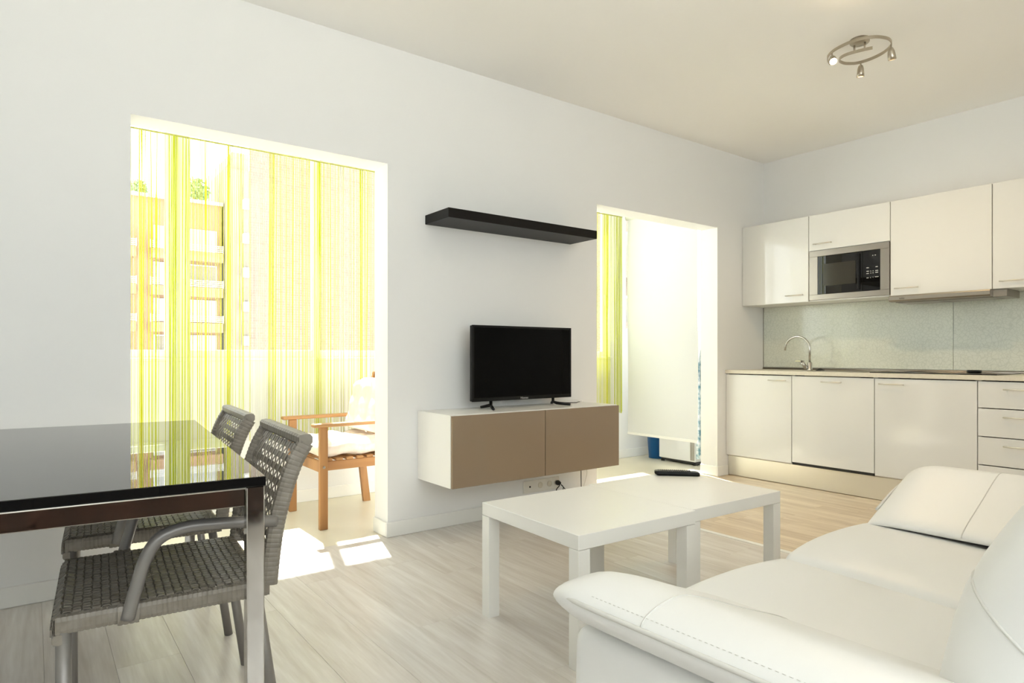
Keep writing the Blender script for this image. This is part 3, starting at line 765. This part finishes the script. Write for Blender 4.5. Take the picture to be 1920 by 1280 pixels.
# wall cabinets
UF, UZ0, UZ1 = 5.06, 1.472, 2.169
UY = [3.359, 2.748, 2.127, 1.500, 0.88]
ul = ['white wall cabinet in the corner beside the doorway', 'white wall cabinet housing the built-in microwave', 'white wall cabinet above the cooker hood', 'white wall cabinet at the right edge, right of the hood']
for i in range(4):
    y1, y0 = UY[i] - 0.0005, UY[i + 1] + 0.0005
    cab = thing('wall_cabinet', (5.25, (y0 + y1) / 2, UZ0), ul[i], 'cabinet', 'kitchen wall cabinets')
    mbc = carcass(MB(), y0, y1, UF + 0.021, XK - 0.001, UZ0, UZ1, 0.016, True)
    if i == 1: mbc.box(UF + 0.021, XK - 0.02, y0 + 0.016, y1 - 0.016, 1.872, 1.888)
    mbc.build('body', M['white_body'], cab)
    z0 = 1.880 if i == 1 else UZ0
    d = MB().box(UF, UF + 0.019, y0 + 0.002, y1 - 0.002, z0 + 0.001, UZ1 - 0.001, 0.0015).build('door', M['white_gloss'], cab)
    ha, hb, hz = [(2.938, 2.786, 1.532), (2.700, 2.552, 1.930), (2.090, 1.932, 1.524), (1.456, 1.30, 1.520)][i]
    bar_handle(d, ha, hb, UF, hz)
# microwave
mw = thing('microwave', (5.2, 2.437, 1.49), 'built-in black microwave in a steel frame', 'microwave')
a, b = 2.132, 2.742
mb = MB()
mb.box(UF - 0.002, UF + 0.016, a, b, 1.830, 1.876, 0.001); mb.box(UF - 0.002, UF + 0.016, a, b, 1.482, 1.524, 0.001)
mb.box(UF - 0.002, UF + 0.016, 2.673, b, 1.5245, 1.8295, 0.001); mb.box(UF - 0.002, UF + 0.016, a, 2.196, 1.5245, 1.8295, 0.001)
mb.build('frame', M['steel'], mw)
MB().box(UF + 0.018, XK - 0.03, a + 0.018, b - 0.018, 1.490, 1.868).build('housing', M['black_plastic'], mw)
dw = MB().box(UF, UF + 0.017, 2.325, 2.672, 1.5255, 1.829, 0.001).build('door', M['black_gloss'], mw)
MB().box(UF - 0.0012, UF - 0.0002, 2.375, 2.630, 1.590, 1.765).build('window', mat('microwave_window', (0.03, 0.027, 0.02), 0.12), dw)
MB().box(UF - 0.014, UF - 0.0002, 2.343, 2.360, 1.540, 1.815, 0.003).build('handle', M['black_plastic'], dw)
cp = MB().box(UF + 0.001, UF + 0.017, 2.197, 2.324, 1.5255, 1.829, 0.001).build('control_panel', M['black_gloss'], mw)
def key(y, z, wd, hh): MB().box(UF + 0.0002, UF + 0.0010, y - wd / 2, y + wd / 2, z - hh / 2, z + hh / 2).build('button_mark', M['grey_text'], cp)
for (y, z, wd) in ((2.287, 1.698, 0.018), (2.222, 1.700, 0.016), (2.287, 1.672, 0.018), (2.287, 1.655, 0.018), (2.222, 1.672, 0.020), (2.222, 1.658, 0.020), (2.287, 1.622, 0.016), (2.222, 1.625, 0.026),
                   (2.264, 1.671, 0.006), (2.248, 1.671, 0.006), (2.264, 1.656, 0.006), (2.248, 1.656, 0.006), (2.266, 1.622, 0.005), (2.248, 1.624, 0.005), (2.232, 1.788, 0.008), (2.25, 1.788, 0.006)): key(y, z, wd, 0.005)
# hood
hd = thing('cooker_hood', (5.2, 1.813, 1.42), 'slim steel pull-out cooker hood under the wall cabinet', 'cooker hood')
mb = MB(); secs = []
prof = [(5.030, 1.4705), (5.026, 1.462), (5.026, 1.438), (5.034, 1.428), (5.05, 1.4265), (5.08, 1.4265), (5.08, 1.4705)]
mb.loft([[(x, y, z) for x, z in prof] for y in (1.502, 2.124)], True, False); mb.build('front_panel', M['steel'], hd)
MB().box(5.081, 5.33, 1.425, 2.10, 1.422, 1.4705, 0.002).build('casing', mat('hood_grey', (0.34, 0.31, 0.27), 0.35, metal=0.8), hd)
mb = MB(); mb.box(5.10, 5.30, 1.50, 1.80, 1.4195, 1.4218); mb.box(5.10, 5.30, 1.82, 2.09, 1.4195, 1.4218); mb.build('filter', M['steel'], hd)
text_mesh('teka', 0.020, M['dark_text'], hd, (5.0255, 2.035, 1.448), (PI / 2, 0, -PI / 2), 'logo')

# ------------------------------------------------------------------ ceiling lamp
lp = thing('ceiling_spotlight', (3.70, 1.715, ZC), 'spiral nickel ceiling lamp with three spotlights', 'ceiling lamp')
MB().lathe([(0.050, 0.0), (0.050, -0.018), (0.046, -0.022), (0.010, -0.024)], (3.70, 1.715, ZC), 28).build('ceiling_plate', M['satin'], lp)
for y in (1.69, 1.745): MB().tube([(3.705 + (1.715 - y) * 0.1, y, ZC - 0.02), (3.705, y, 2.738)], 0.005, 8).build('stem', M['satin'], lp)
SP = [(3.716, 1.653), (3.699, 1.695), (3.681, 1.77), (3.692, 1.814), (3.725, 1.84), (3.773, 1.841), (3.805, 1.826), (3.839, 1.792), (3.848, 1.729), (3.831, 1.658), (3.797, 1.606), (3.747, 1.568), (3.682, 1.555), (3.628, 1.570), (3.592, 1.595), (3.562, 1.640), (3.553, 1.71), (3.572, 1.789), (3.612, 1.845), (3.661, 1.875), (3.72, 1.892)]
mb = MB(); secs = []
for p, t, u, q in mb.frames(smooth_path([(x, y, 2.735) for x, y in SP], 5)):
    side = Vector((-t.y, t.x, 0))
    secs.append([p + side * 0.0025 + Vector((0, 0, 0.008)), p - side * 0.0025 + Vector((0, 0, 0.008)), p - side * 0.0025 - Vector((0, 0, 0.008)), p + side * 0.0025 - Vector((0, 0, 0.008))])
mb.loft(secs, True, False); mb.build('spiral_band', M['satin'], lp)
bulb_m = emit_mat('warm_bulb', (1.0, 0.80, 0.50), 14.0); bulb_d = emit_mat('dim_bulb', (1.0, 0.62, 0.30), 1.6)
def head(at, ax, en, lit):
    ax = Vector(ax).normalized(); p = Vector(at)
    MB().tube([p + Vector((0, 0, 0.004)), p - Vector((0, 0, 0.022))], 0.0045, 8).build('joint', M['satin'], lp)
    c_ = p - Vector((0, 0, 0.022)) - ax * 0.012
    h_ = MB().lathe([(0.006, 0.0), (0.012, 0.006), (0.017, 0.022), (0.0195, 0.045), (0.0205, 0.066), (0.0190, 0.066), (0.0185, 0.052), (0.001, 0.050)], c_, 22, axis=ax).build('spot_head', M['satin'], lp)
    MB().lathe([(0.001, 0.0), (0.0165, 0.001), (0.017, 0.010), (0.012, 0.013), (0.001, 0.0135)], c_ + ax * 0.053, 18, axis=ax).build('bulb', bulb_m if lit else bulb_d, h_)
    d = bpy.data.lights.new('spot_beam', 'SPOT'); d.energy = en; d.color = (1.0, 0.72, 0.38); d.spot_size = math.radians(150); d.spot_blend = 0.9; d.shadow_soft_size = 0.017
    o = bpy.data.objects.new('spot_beam', d); COL.objects.link(o); o.parent = h_
    off = h_.location + lp.location
    o.location = c_ + ax * 0.072 - off; o.rotation_euler = ax.to_track_quat('-Z', 'Y').to_euler()
head((3.592, 1.815, 2.728), (-0.55, -0.42, -0.72), 11, True)
head((3.842, 1.775, 2.728), (0.15, 0.10, -0.98), 11, False)
head((3.755, 1.575, 2.728), (0.35, 0.02, -0.93), 11, False)

# ------------------------------------------------------------------ dining table
TA = math.radians(-4.8)
dt = thing('dining_table', (0.447, 1.585, 0), 'black glass-topped dining table with chrome legs', 'table', None, TA)
TW, TL = 0.92, 1.56
MB().box(-TW, 0, 0, TL, 0.727, 0.750, 0.0015).build('table_top', [M['black_gloss']], dt, world=False)
mb = MB(); e = 0.006
mb.box(-TW + 0.046, -0.046, e, e + 0.025, 0.682, 0.7262, 0.002); mb.box(-TW + 0.046, -0.046, TL - e - 0.025, TL - e, 0.682, 0.7262, 0.002)
mb.box(-TW + e, -TW + e + 0.025, 0.046, TL - 0.046, 0.682, 0.7262, 0.002); mb.box(-e - 0.025, -e, 0.046, TL - 0.046, 0.682, 0.7262, 0.002)
mb.build('apron', M['chrome'], dt, world=False)
mb = MB(); mb.tube([(-TW + 0.044, e + 0.001, 0.7243), (-0.044, e + 0.001, 0.7243)], 0.0022, 8); mb.build('highlight_rod', M['handle'], dt, world=False)  # rod added to give the bright highlight line along the apron
for x in (-TW + 0.003, -0.043):
    for y in (0.003, TL - 0.043): MB().box(x, x + 0.040, y, y + 0.040, 0.0, 0.7262, 0.002).build('leg', M['chrome'], dt, world=False)

sb = thing('sideboard', (-0.1, -1.2, 0), 'unseen dark brown wooden sideboard added for the chrome table frame to mirror', 'sideboard')  # added out of view so the chrome apron reflects something dark
MB().box(-1.05, 0.75, -1.45, -1.02, 0.06, 0.74, 0.004).build('body', M['door_dark'], sb)
MB().box(-1.07, 0.77, -1.47, -0.99, 0.742, 0.765, 0.003).build('top', M['door_dark'], sb)
for i in range(3):
    d = MB().box(-1.04 + i * 0.597, -0.447 + i * 0.597, -1.0195, -1.000, 0.07, 0.73, 0.003).build('door', M['door_dark'], sb)
    MB().lathe([(0.012, 0), (0.012, 0.012), (0.008, 0.018)], (-0.50 + i * 0.597, -1.000, 0.45), 12, axis=(0, 1, 0)).build('knob', M['steel'], d)
for x in (-1.0, 0.66):
    for y in (-1.4, -1.1): MB().box(x, x + 0.04, y, y + 0.04, 0, 0.06).build('foot', M['door_dark'], sb)

# ------------------------------------------------------------------ woven chairs
def weave(mb, u0, u1, v0, v1, nu, nv, ku, kv, amp, th, fn):
    """nu straps run along v (spread over u), nv straps run along u"""
    us = [u0 + (u1 - u0) * (i + 0.5) / nu for i in range(nu)]; vs_ = [v0 + (v1 - v0) * (j + 0.5) / nv for j in range(nv)]
    wu = (u1 - u0) / nu * ku; wv = (v1 - v0) / nv * kv
    def strap(cs, ends, cw, w_, par, alongu):
        st = [(ends[0], 0.0)]
        for i, c_ in enumerate(cs):
            h = amp if (i + par) % 2 else -amp
            st += [(c_ - cw * 0.36, h), (c_ + cw * 0.36, h)]
        st.append((ends[1], 0.0)); return st
    for j, v in enumerate(vs_):
        secs = []
        for (u, h) in strap(us, (u0, u1), wu, wv, j, True):
            secs.append([fn(u, v - wv / 2, h), fn(u, v + wv / 2, h), fn(u, v + wv / 2, h + th), fn(u, v - wv / 2, h + th)])
        mb.loft(secs, True, False)
    for i, u in enumerate(us):
        secs = []
        for (v, h) in strap(vs_, (v0, v1), wv, wu, i + 1, False):
            secs.append([fn(u - wu / 2, v, h), fn(u + wu / 2, v, h), fn(u + wu / 2, v, h + th), fn(u - wu / 2, v, h + th)])
        mb.loft(secs, True, False)
    return mb
SEATZ = 0.432
BACKC = smooth_path([(0.232, 0, 0.418), (0.240, 0, 0.50), (0.252, 0, 0.58), (0.272, 0, 0.66), (0.300, 0, 0.74), (0.330, 0, 0.795)], 8)
def curve_at(s_):
    L = [0.0]
    for a, b in zip(BACKC, BACKC[1:]): L.append(L[-1] + (b - a).length)
    s_ = max(0.0, min(L[-1] - 1e-6, s_)); k = 0
    while L[k + 1] < s_: k += 1
    t = (s_ - L[k]) / (L[k + 1] - L[k]); p = BACKC[k].lerp(BACKC[k + 1], t); d = (BACKC[k + 1] - BACKC[k]).normalized()
    return p, Vector((-d.z, 0, d.x))
BL = sum((b - a).length for a, b in zip(BACKC, BACKC[1:]))
def make_chair(loc, rot, label):
    c = thing('woven_armchair', loc, label, 'chair', 'grey woven dining chairs', rot)
    HW = 0.245
    def seatmap(u, v, h):
        fx = -0.222
        if u >= fx: return Vector((u, v, SEATZ + h - 0.006 * (1 - (v / HW) ** 2)))
        s_ = fx - u; r_ = 0.022; arc_ = r_ * PI / 2
        if s_ < arc_:
            a = s_ / r_; return Vector((fx - (r_ + h) * math.sin(a), v, SEATZ - r_ + (r_ + h) * math.cos(a)))
        return Vector((fx - r_ - h, v, SEATZ - r_ - (s_ - arc_)))
    mb = MB(); weave(mb, -0.285, 0.225, -HW + 0.008, HW - 0.008, 26, 22, 0.88, 0.88, 0.0032, 0.0018, seatmap)
    mb.build('woven_seat', M['wicker'], c, kind='stuff', world=False)
    def backmap(u, v, h):
        p, n = curve_at(v); return Vector((p.x, u, p.z)) + n * h
    mb = MB(); weave(mb, -HW + 0.02, HW - 0.02, 0.03, BL - 0.005, 18, 10, 0.46, 0.52, 0.0026, 0.0018, backmap)
    mb.build('woven_back', M['wicker'], c, kind='stuff', world=False)
    mb = MB()
    for sgn in (-1, 1):
        mb.ribbed([(p.x + 0.004, sgn * HW, p.z) for p in BACKC], 0.046, 0.030, 0.0125, up=(1, 0, 0))
    mb.ribbed([(0.332, -HW - 0.012, 0.803), (0.332, HW + 0.012, 0.803)], 0.034, 0.040, 0.026, up=(0, 0, 1))
    mb.build('wrapped_back_frame', M['wicker'], c, world=False)
    mb = MB()
    for sgn in (-1, 1): mb.ribbed([(-0.238, sgn * HW, SEATZ - 0.020), (0.235, sgn * HW, SEATZ - 0.020)], 0.046, 0.030, 0.0115, up=(0, 0, 1))
    mb.ribbed([(-0.232, -HW - 0.012, SEATZ - 0.052), (-0.232, HW + 0.012, SEATZ - 0.052)], 0.026, 0.026, 0.020, up=(0, 0, 1))
    mb.ribbed([(0.222, -HW, SEATZ - 0.020), (0.222, HW, SEATZ - 0.020)], 0.030, 0.026, 0.012, up=(0, 0, 1))
    mb.build('wrapped_seat_frame', M['wicker'], c, world=False)
    for sgn in (-1, 1):
        MB().tube([(-0.222, sgn * (HW - 0.004), 0.0), (-0.222, sgn * (HW - 0.004), SEATZ - 0.035)], 0.0165, 14).build('leg', M['alu'], c, world=False)
        MB().tube([(0.262, sgn * (HW - 0.010), 0.0), (0.205, sgn * (HW - 0.010), SEATZ - 0.030)], 0.0145, 14).build('leg', M['alu'], c, world=False)
        ya = sgn * (HW + 0.020)
        MB().tube(smooth_path([(-0.095, ya, SEATZ - 0.030), (-0.075, ya, 0.48), (-0.055, ya, 0.545), (-0.025, ya, 0.588), (0.03, ya, 0.606), (0.10, ya, 0.605), (0.19, ya, 0.598), (0.252, sgn * (HW + 0.008), 0.588)], 5), 0.0155, 14).build('arm', M['alu'], c, world=False)
        MB().ribbed([(-0.115, sgn * (HW + 0.008), SEATZ - 0.020), (-0.070, sgn * (HW + 0.008), SEATZ - 0.020)], 0.052, 0.030, 0.012, up=(0, 0, 1)).build('strap_tie', M['wicker'], c, world=False)
    return c
ch1 = make_chair((0.295, 2.055, 0), math.radians(-4.0), 'grey woven armchair at the dining table, nearest the camera')
ch2 = copy_tree(ch1); ch2.location = (0.338, 2.800, 0)
ch2['label'] = 'grey woven armchair at the dining table, farther one next to the wall'

# ------------------------------------------------------------------ wooden armchair in the gallery
ac = thing('wooden_armchair', (1.66, 4.015, 0), 'brown wooden slatted armchair in the glazed balcony', 'chair')
yn, yf = 3.735, 4.300
for y in (yn, yf):
    MB().box(1.358, 1.408, y - 0.014, y + 0.014, 0.0, 0.610, 0.003).build('leg', M['teak'], ac)
    mb = MB(); mb.loft([[(x - 0.022, y - 0.014, z), (x + 0.028, y - 0.014, z), (x + 0.028, y + 0.014, z), (x - 0.022, y + 0.014, z)] for x, z in ((1.905, 0.0), (1.862, 0.36), (1.872, 0.52), (1.985, 0.92))], True, False)
    mb.build('leg', M['teak'], ac)
    mb = MB(); mb.pillow((1.625, y + (-0.006 if y == yn else 0.006), 0.6215), (0.62, 0.062, 0.022), 0.0095, (6, 1, 1)); mb.build('armrest', M['teak_x'], ac)
    ins = 0.0145 if y == yn else -0.0145
    mb = MB(); mb.box(1.408, 1.885, min(y + ins, y + ins + math.copysign(0.024, ins)), max(y + ins, y + ins + math.copysign(0.024, ins)), 0.345, 0.400, 0.003); mb.build('side_rail', M['teak_x'], ac)
    mb = MB(); s_ = -1 if y == yn else 1
    MB().lathe([(0.0085, 0), (0.0085, 0.003), (0.006, 0.005)], (1.383, y + s_ * 0.014, 0.372), 12, axis=(0, s_, 0)).build('bolt', M['steel'], ac)
MB().box(1.372, 1.396, yn + 0.0145, yf - 0.0145, 0.335, 0.400, 0.003).build('front_rail', M['teak'], ac)
for i in range(7):
    x = 1.402 + i * 0.066
    MB().box(x, x + 0.045, yn - 0.006 + 0.021, yf - 0.015, 0.4005, 0.4165, 0.003).build('seat_slat', M['teak'], ac)
MB().box(1.968, 1.992, yn + 0.0145, yf - 0.0145, 0.84, 0.91, 0.003).build('back_rail', M['teak'], ac)
MB().box(1.888, 1.910, yn + 0.0145, yf - 0.0145, 0.48, 0.53, 0.003).build('back_rail', M['teak'], ac)
for i in range(6):
    y = yn + 0.07 + i * 0.083
    mb = MB(); mb.loft([[(x - 0.006, y - 0.02, z), (x + 0.006, y - 0.02, z), (x + 0.006, y + 0.02, z), (x - 0.006, y + 0.02, z)] for x, z in ((1.885, 0.50), (1.972, 0.90))], True, False); mb.build('back_slat', M['teak'], ac)
def tuft(nx, ny, nz, p):
    k = abs(math.sin(PI * 1.5 * (nx + 1))) * abs(math.sin(PI * 1.5 * (ny + 1)))
    s_ = 0.016 * (k - 0.5) * (1 if nz > 0 else -0.4) * abs(nz)
    return (p.x, p.y, p.z + s_ + 0.006 * math.sin(7 * nx + 3 * ny))
o = MB().pillow((1.610, 4.010, 0.472), (0.49, 0.525, 0.096), 0.045, (14, 14, 2), tuft).build('seat_cushion', M['cushion'])
tag(o, 'cream tufted seat cushion on the wooden armchair', 'cushion')
def tuft_back(nx, ny, nz, p):
    k = abs(math.sin(PI * 1.5 * (nz + 1))) * abs(math.sin(PI * 1.5 * (ny + 1)))
    x = p.x - (0.020 * (k - 0.4) if nx < 0 else 0)
    return (x + 0.24 * (p.z), p.y * (1 - 0.25 * max(0, nz) ** 6), p.z)
o = MB().pillow((1.805, 4.010, 0.712), (0.110, 0.50, 0.345), 0.045, (2, 14, 14), tuft_back).build('back_cushion', M['cushion'])
tag(o, 'cream tufted cushion leaning on the back of the wooden armchair', 'cushion')

# ------------------------------------------------------------------ string curtains
def string_curtain(name, x0, x1, label, dens, clumps, seed):
    rr = random.Random(seed)
    t = thing(name, ((x0 + x1) / 2, 4.43, 2.405), label, 'curtain', 'yellow string curtains')
    MB().tube([(x0, 4.43, 2.397), (x1, 4.43, 2.397)], 0.006, 8).build('curtain_rail', mat('rail_' + name + str(seed), (0.45, 0.45, 0.12), 0.5), t)
    for bx_ in (x0 + 0.02, x1 - 0.02): MB().tube([(bx_, 4.43, 2.40), (bx_, 4.43, GZ + 0.001)], 0.005, 6).build('bracket', M['frame'], t)
    mb = MB(); n = int((x1 - x0) * dens); xs = []
    for i in range(n):
        x = x0 + (i + rr.random()) / n * (x1 - x0); xs.append((x, None))
    for (cx, wd, k, mi) in clumps:
        for i in range(k): xs.append((cx + (rr.random() - 0.5) * wd, mi))
    for x, mi in xs:
        if mi is None:
            # slow colour bands along the curtain
            ph = math.sin(x * 9.1) + 0.7 * math.sin(x * 23.0 + 1) + rr.gauss(0, 0.8)
            mi = 0 if ph > 0.75 else (1 if ph > -0.15 else (2 if ph > -1.1 else 3))
        y = 4.430 + rr.uniform(-0.010, 0.010); w_ = rr.choice((0.0022, 0.003, 0.0038)); dx = rr.gauss(0, 0.006); zb = 0.475 + rr.uniform(-0.012, 0.012)
        secs = []
        for z, f in ((2.393, 0.0), (1.9, 0.3), (1.2, 0.8), (zb, 1.0)):
            xx = x + dx * f
            secs.append([(xx - w_ / 2, y, z), (xx, y - 0.0012, z), (xx + w_ / 2, y, z), (xx, y + 0.0012, z)])
        mb.loft(secs, True, False, True, mi)
    mb.build('strings', [M['str_y'], M['str_l'], M['str_p'], M['str_w']], t, kind='stuff')
    return t
string_curtain('string_curtain', 0.20, 2.40, 'yellow and white string curtain across the balcony window behind the wooden armchair', 88,
               [(1.285, 0.022, 9, 0), (0.70, 0.06, 14, 1), (0.77, 0.05, 8, 2), (1.60, 0.05, 10, 1), (0.52, 0.03, 6, 0), (0.58, 0.05, 5, 1), (1.02, 0.03, 7, 0), (1.78, 0.03, 6, 3), (1.93, 0.04, 7, 1)], 21)
string_curtain('string_curtain', 3.30, 4.655, 'yellow string curtain seen through the doorway next to the white blind', 150, [(4.60, 0.10, 34, 1), (4.45, 0.05, 10, 0)], 33)

# ------------------------------------------------------------------ behind the second opening
bl = thing('roller_blind', (4.69, 3.965, 0.262), 'white blind hanging across the end of the glazed balcony', 'blind')
mb = MB(); secs = []
for k in range(9):
    z = 0.285 + (2.36 - 0.285) * k / 8; b_ = 0.006 * math.sin(k * 0.8)
    secs.append([(4.688 + b_, 3.555, z), (4.6895 + b_, 3.555, z), (4.6895 + b_, 4.385, z), (4.688 + b_, 4.385, z)])
mb.loft(secs, True, False); mb.build('fabric', M['blind'], bl)
MB().box(4.681, 4.697, 3.555, 4.385, 0.262, 0.286, 0.003).build('bottom_bar', M['frame'], bl)
MB().tube([(4.695, 3.54, 2.385), (4.695, 4.40, 2.385)], 0.028, 14).build('roller_tube', M['frame'], bl)
wm = thing('washing_machine', (5.24, 3.995, 0), 'white slim washing machine partly hidden behind the blind', 'appliance')
MB().box(4.95, 5.53, 3.782, 4.215, 0.035, 0.86, 0.006).build('cabinet', M['enamel'], wm)
MB().box(4.952, 5.52, 3.79, 4.207, 0.861, 0.885, 0.004).build('lid', M['enamel'], wm)
MB().box(4.97, 5.51, 3.80, 4.20, 0.012, 0.035).build('plinth', M['plug'], wm)
for x in (4.98, 5.50):
    for y in (3.81, 4.19): MB().lathe([(0.018, 0), (0.018, 0.014)], (x, y, 0), 10).build('foot', M['plug'], wm)
mb = MB()
for k in range(4): mb.box(4.947, 4.951, 3.790 + k * 0.013, 3.797 + k * 0.013, 0.05, 0.30)
mb.build('vent_slats', M['steel'], wm)
mb = MB(); secs = []
bk = thing('bucket', (5.06, 4.335, 0), 'blue plastic bucket on the balcony floor behind the blind', 'bucket')
MB().lathe([(0.001, 0.0), (0.080, 0.002), (0.098, 0.255), (0.104, 0.256), (0.104, 0.262), (0.095, 0.262), (0.078, 0.010), (0.001, 0.008)], (5.06, 4.335, 0), 24).build('pail', M['blue'], bk)
MB().tube([(5.06 + 0.106 * math.cos(a), 4.335 + 0.05 * math.sin(a) - 0.02, 0.252 + 0.0) for a in [PI * k / 12 for k in range(13)]], 0.003, 6).build('handle', M['steel'], bk)
ib = thing('ironing_board', (4.92, 3.60, 0), 'folded ironing board with patterned cover standing beside the washing machine', 'ironing board')
mb = MB(); secs = []
for z, hw in ((0.10, 0.17), (0.7, 0.17), (0.95, 0.15), (1.10, 0.10), (1.17, 0.05), (1.19, 0.02)):
    secs.append([(4.97 - hw, 3.625, z), (4.97 + hw, 3.625, z), (4.97 + hw, 3.655, z), (4.97 - hw, 3.655, z)])
mb.loft(secs, True, False); mb.build('board', M['board_cover'], ib)
mb = MB()
mb.tube([(4.84, 3.60, 0.0), (4.84, 3.60, 0.9)], 0.010, 8); mb.tube([(5.10, 3.60, 0.0), (5.10, 3.60, 0.9)], 0.010, 8); mb.tube([(4.84, 3.60, 0.9), (4.97, 3.625, 0.95), (5.10, 3.60, 0.9)], 0.010, 8)
mb.build('leg_frame', M['steel'], ib)

# ------------------------------------------------------------------ outside
struct('ground', MB().box(-90, 120, -90, 140, -9.2, -9.0), M['ground'])
ap = thing('apartment_building', (9.0, 60, -9), 'orange apartment block with white balconies beyond the balcony window', 'building')
BY = 56.0
MB().box(0.0, 12.25, BY, BY + 10, -9, 13.1, 0).build('wall', M['facade'], ap)
MB().box(-0.1, 12.35, BY - 0.25, BY + 10, 13.1, 13.35, 0).build('roof', M['facade_w'], ap)
st_h = 2.80
for k in range(-5, 4):
    zf = 9.15 - st_h * (3 - k) + 0.0        # balcony floor level
    if zf < -8: continue
    for (a, b) in ((1.6, 6.15), (7.1, 12.2)):
        MB().box(a, b, BY - 0.9, BY, zf - 0.75, zf + 0.0, 0).build('balcony', M['facade'], ap)
        mb = MB()
        for q in range(4): mb.box(a, b, BY - 0.92, BY - 0.88, zf + 0.06 + q * 0.14, zf + 0.13 + q * 0.14)
        n = 5
        for q in range(n): mb.box(a + (b - a) * q / (n - 1) - 0.03, a + (b - a) * q / (n - 1) + 0.03, BY - 0.92, BY - 0.88, zf, zf + 0.60)
        mb.build('railing', M['facade_w'], ap)
        xs = a + 0.3
        wds = [(xs, xs + 1.9), (xs + 2.15, b - 0.3)]
        for j, (p, q) in enumerate(wds):
            wn = MB().box(p, q, BY - 0.10, BY, zf + 0.1, zf + 1.85).build('window', M['facade_w'], ap)
            MB().box(p + 0.1, q - 0.1, BY - 0.13, BY - 0.10, zf + 0.2, zf + 1.75).build('pane', M['bdark'] if (k * 2 + j) % 5 == 0 else M['bpane'], wn)
tw = thing('apartment_building', (13.4, 60, -9), 'tall beige tower block with small white balconies at its right edge', 'building')
MB().box(12.45, 14.35, 55.5, 66, -9, 16.2, 0).build('wall', M['facade2'], tw)
mb = MB(); mb.loft([[(12.5, y, 16.2), (14.3, y, 16.2), (14.3, y, 17.6), (13.0, y, 17.6)] for y in (55.7, 65)], True, False); mb.build('roof', M['facade2'], tw)
for k in range(8):
    zf = -6.6 + 2.8 * k
    MB().box(13.75, 14.3, 54.8, 55.5, zf, zf + 0.75, 0).build('balcony', M['facade_w'], tw)
    MB().box(13.8, 14.2, 55.43, 55.5, zf + 0.9, zf + 2.0, 0).build('window', M['bdark'], tw)
br = thing('brick_building', (15, 23, -9), 'large pale brick building filling the right half of the window view', 'building')
MB().loft([[(5.15, 20, z), (20.2, 20, z), (20.2, 32, z), (8.35, 32, z)] for z in (-9, 13.0)], True, False).build('wall', M['brick'], br)
MB().box(20.2, 27.0, 21.0, 32, -9, 13.0, 0).build('wall', M['brick'], br)
MB().loft([[(5.10, 19.9, z), (27.1, 19.9, z), (27.1, 32.1, z), (8.35, 32.1, z)] for z in (13.0, 13.4)], True, False).build('roof', M['facade_w'], br)
for k in range(4):
    zf = -4.4 + 3.0 * k
    MB().box(20.2, 26.0, 19.9, 21.0, zf - 0.12, zf + 0.9, 0).build('balcony', M['brick'], br)
    wn = MB().box(21.0, 23.4, 20.93, 21.0, zf + 0.2, zf + 2.2, 0).build('window', M['facade_w'], br)
    MB().box(21.1, 23.3, 20.90, 20.93, zf + 0.3, zf + 2.1, 0).build('pane', M['bdark'], wn)
def shrub(name, c, r, label, seed):
    rr = random.Random(seed); t = thing(name, c, label, 'shrub', 'roof garden shrubs')
    mb = MB()
    for i in range(420):
        d = Vector((rr.gauss(0, 1), rr.gauss(0, 1), rr.gauss(0, 1))).normalized() * (r * rr.random() ** 0.4)
        p = Vector(c) + Vector((d.x, d.y, d.z * 0.9 + r * 1.0)); a = Vector((rr.uniform(-1, 1), rr.uniform(-1, 1), rr.uniform(-1, 1))).normalized(); b = a.cross(Vector((rr.random(), rr.random(), rr.random()))).normalized(); s_ = 0.14 * r + 0.05
        mb.add([p - a * s_, p + b * s_ * 0.5, p + a * s_, p - b * s_ * 0.5], [(0, 1, 2, 3)])
    mb.build('foliage', M['leaf'], t, kind='stuff')
    MB().tube([Vector(c), Vector(c) + Vector((0, 0, r * 0.9))], 0.06, 6).build('stem', M['teak'], t)
shrub('roof_shrub', (10.6, BY + 2, 13.35), 1.2, 'pale green shrub on the roof of the orange block, next to the tower', 4)
shrub('roof_shrub', (6.6, BY + 2, 13.35), 0.75, 'small green shrub on the roof at the far left of the orange block', 5)
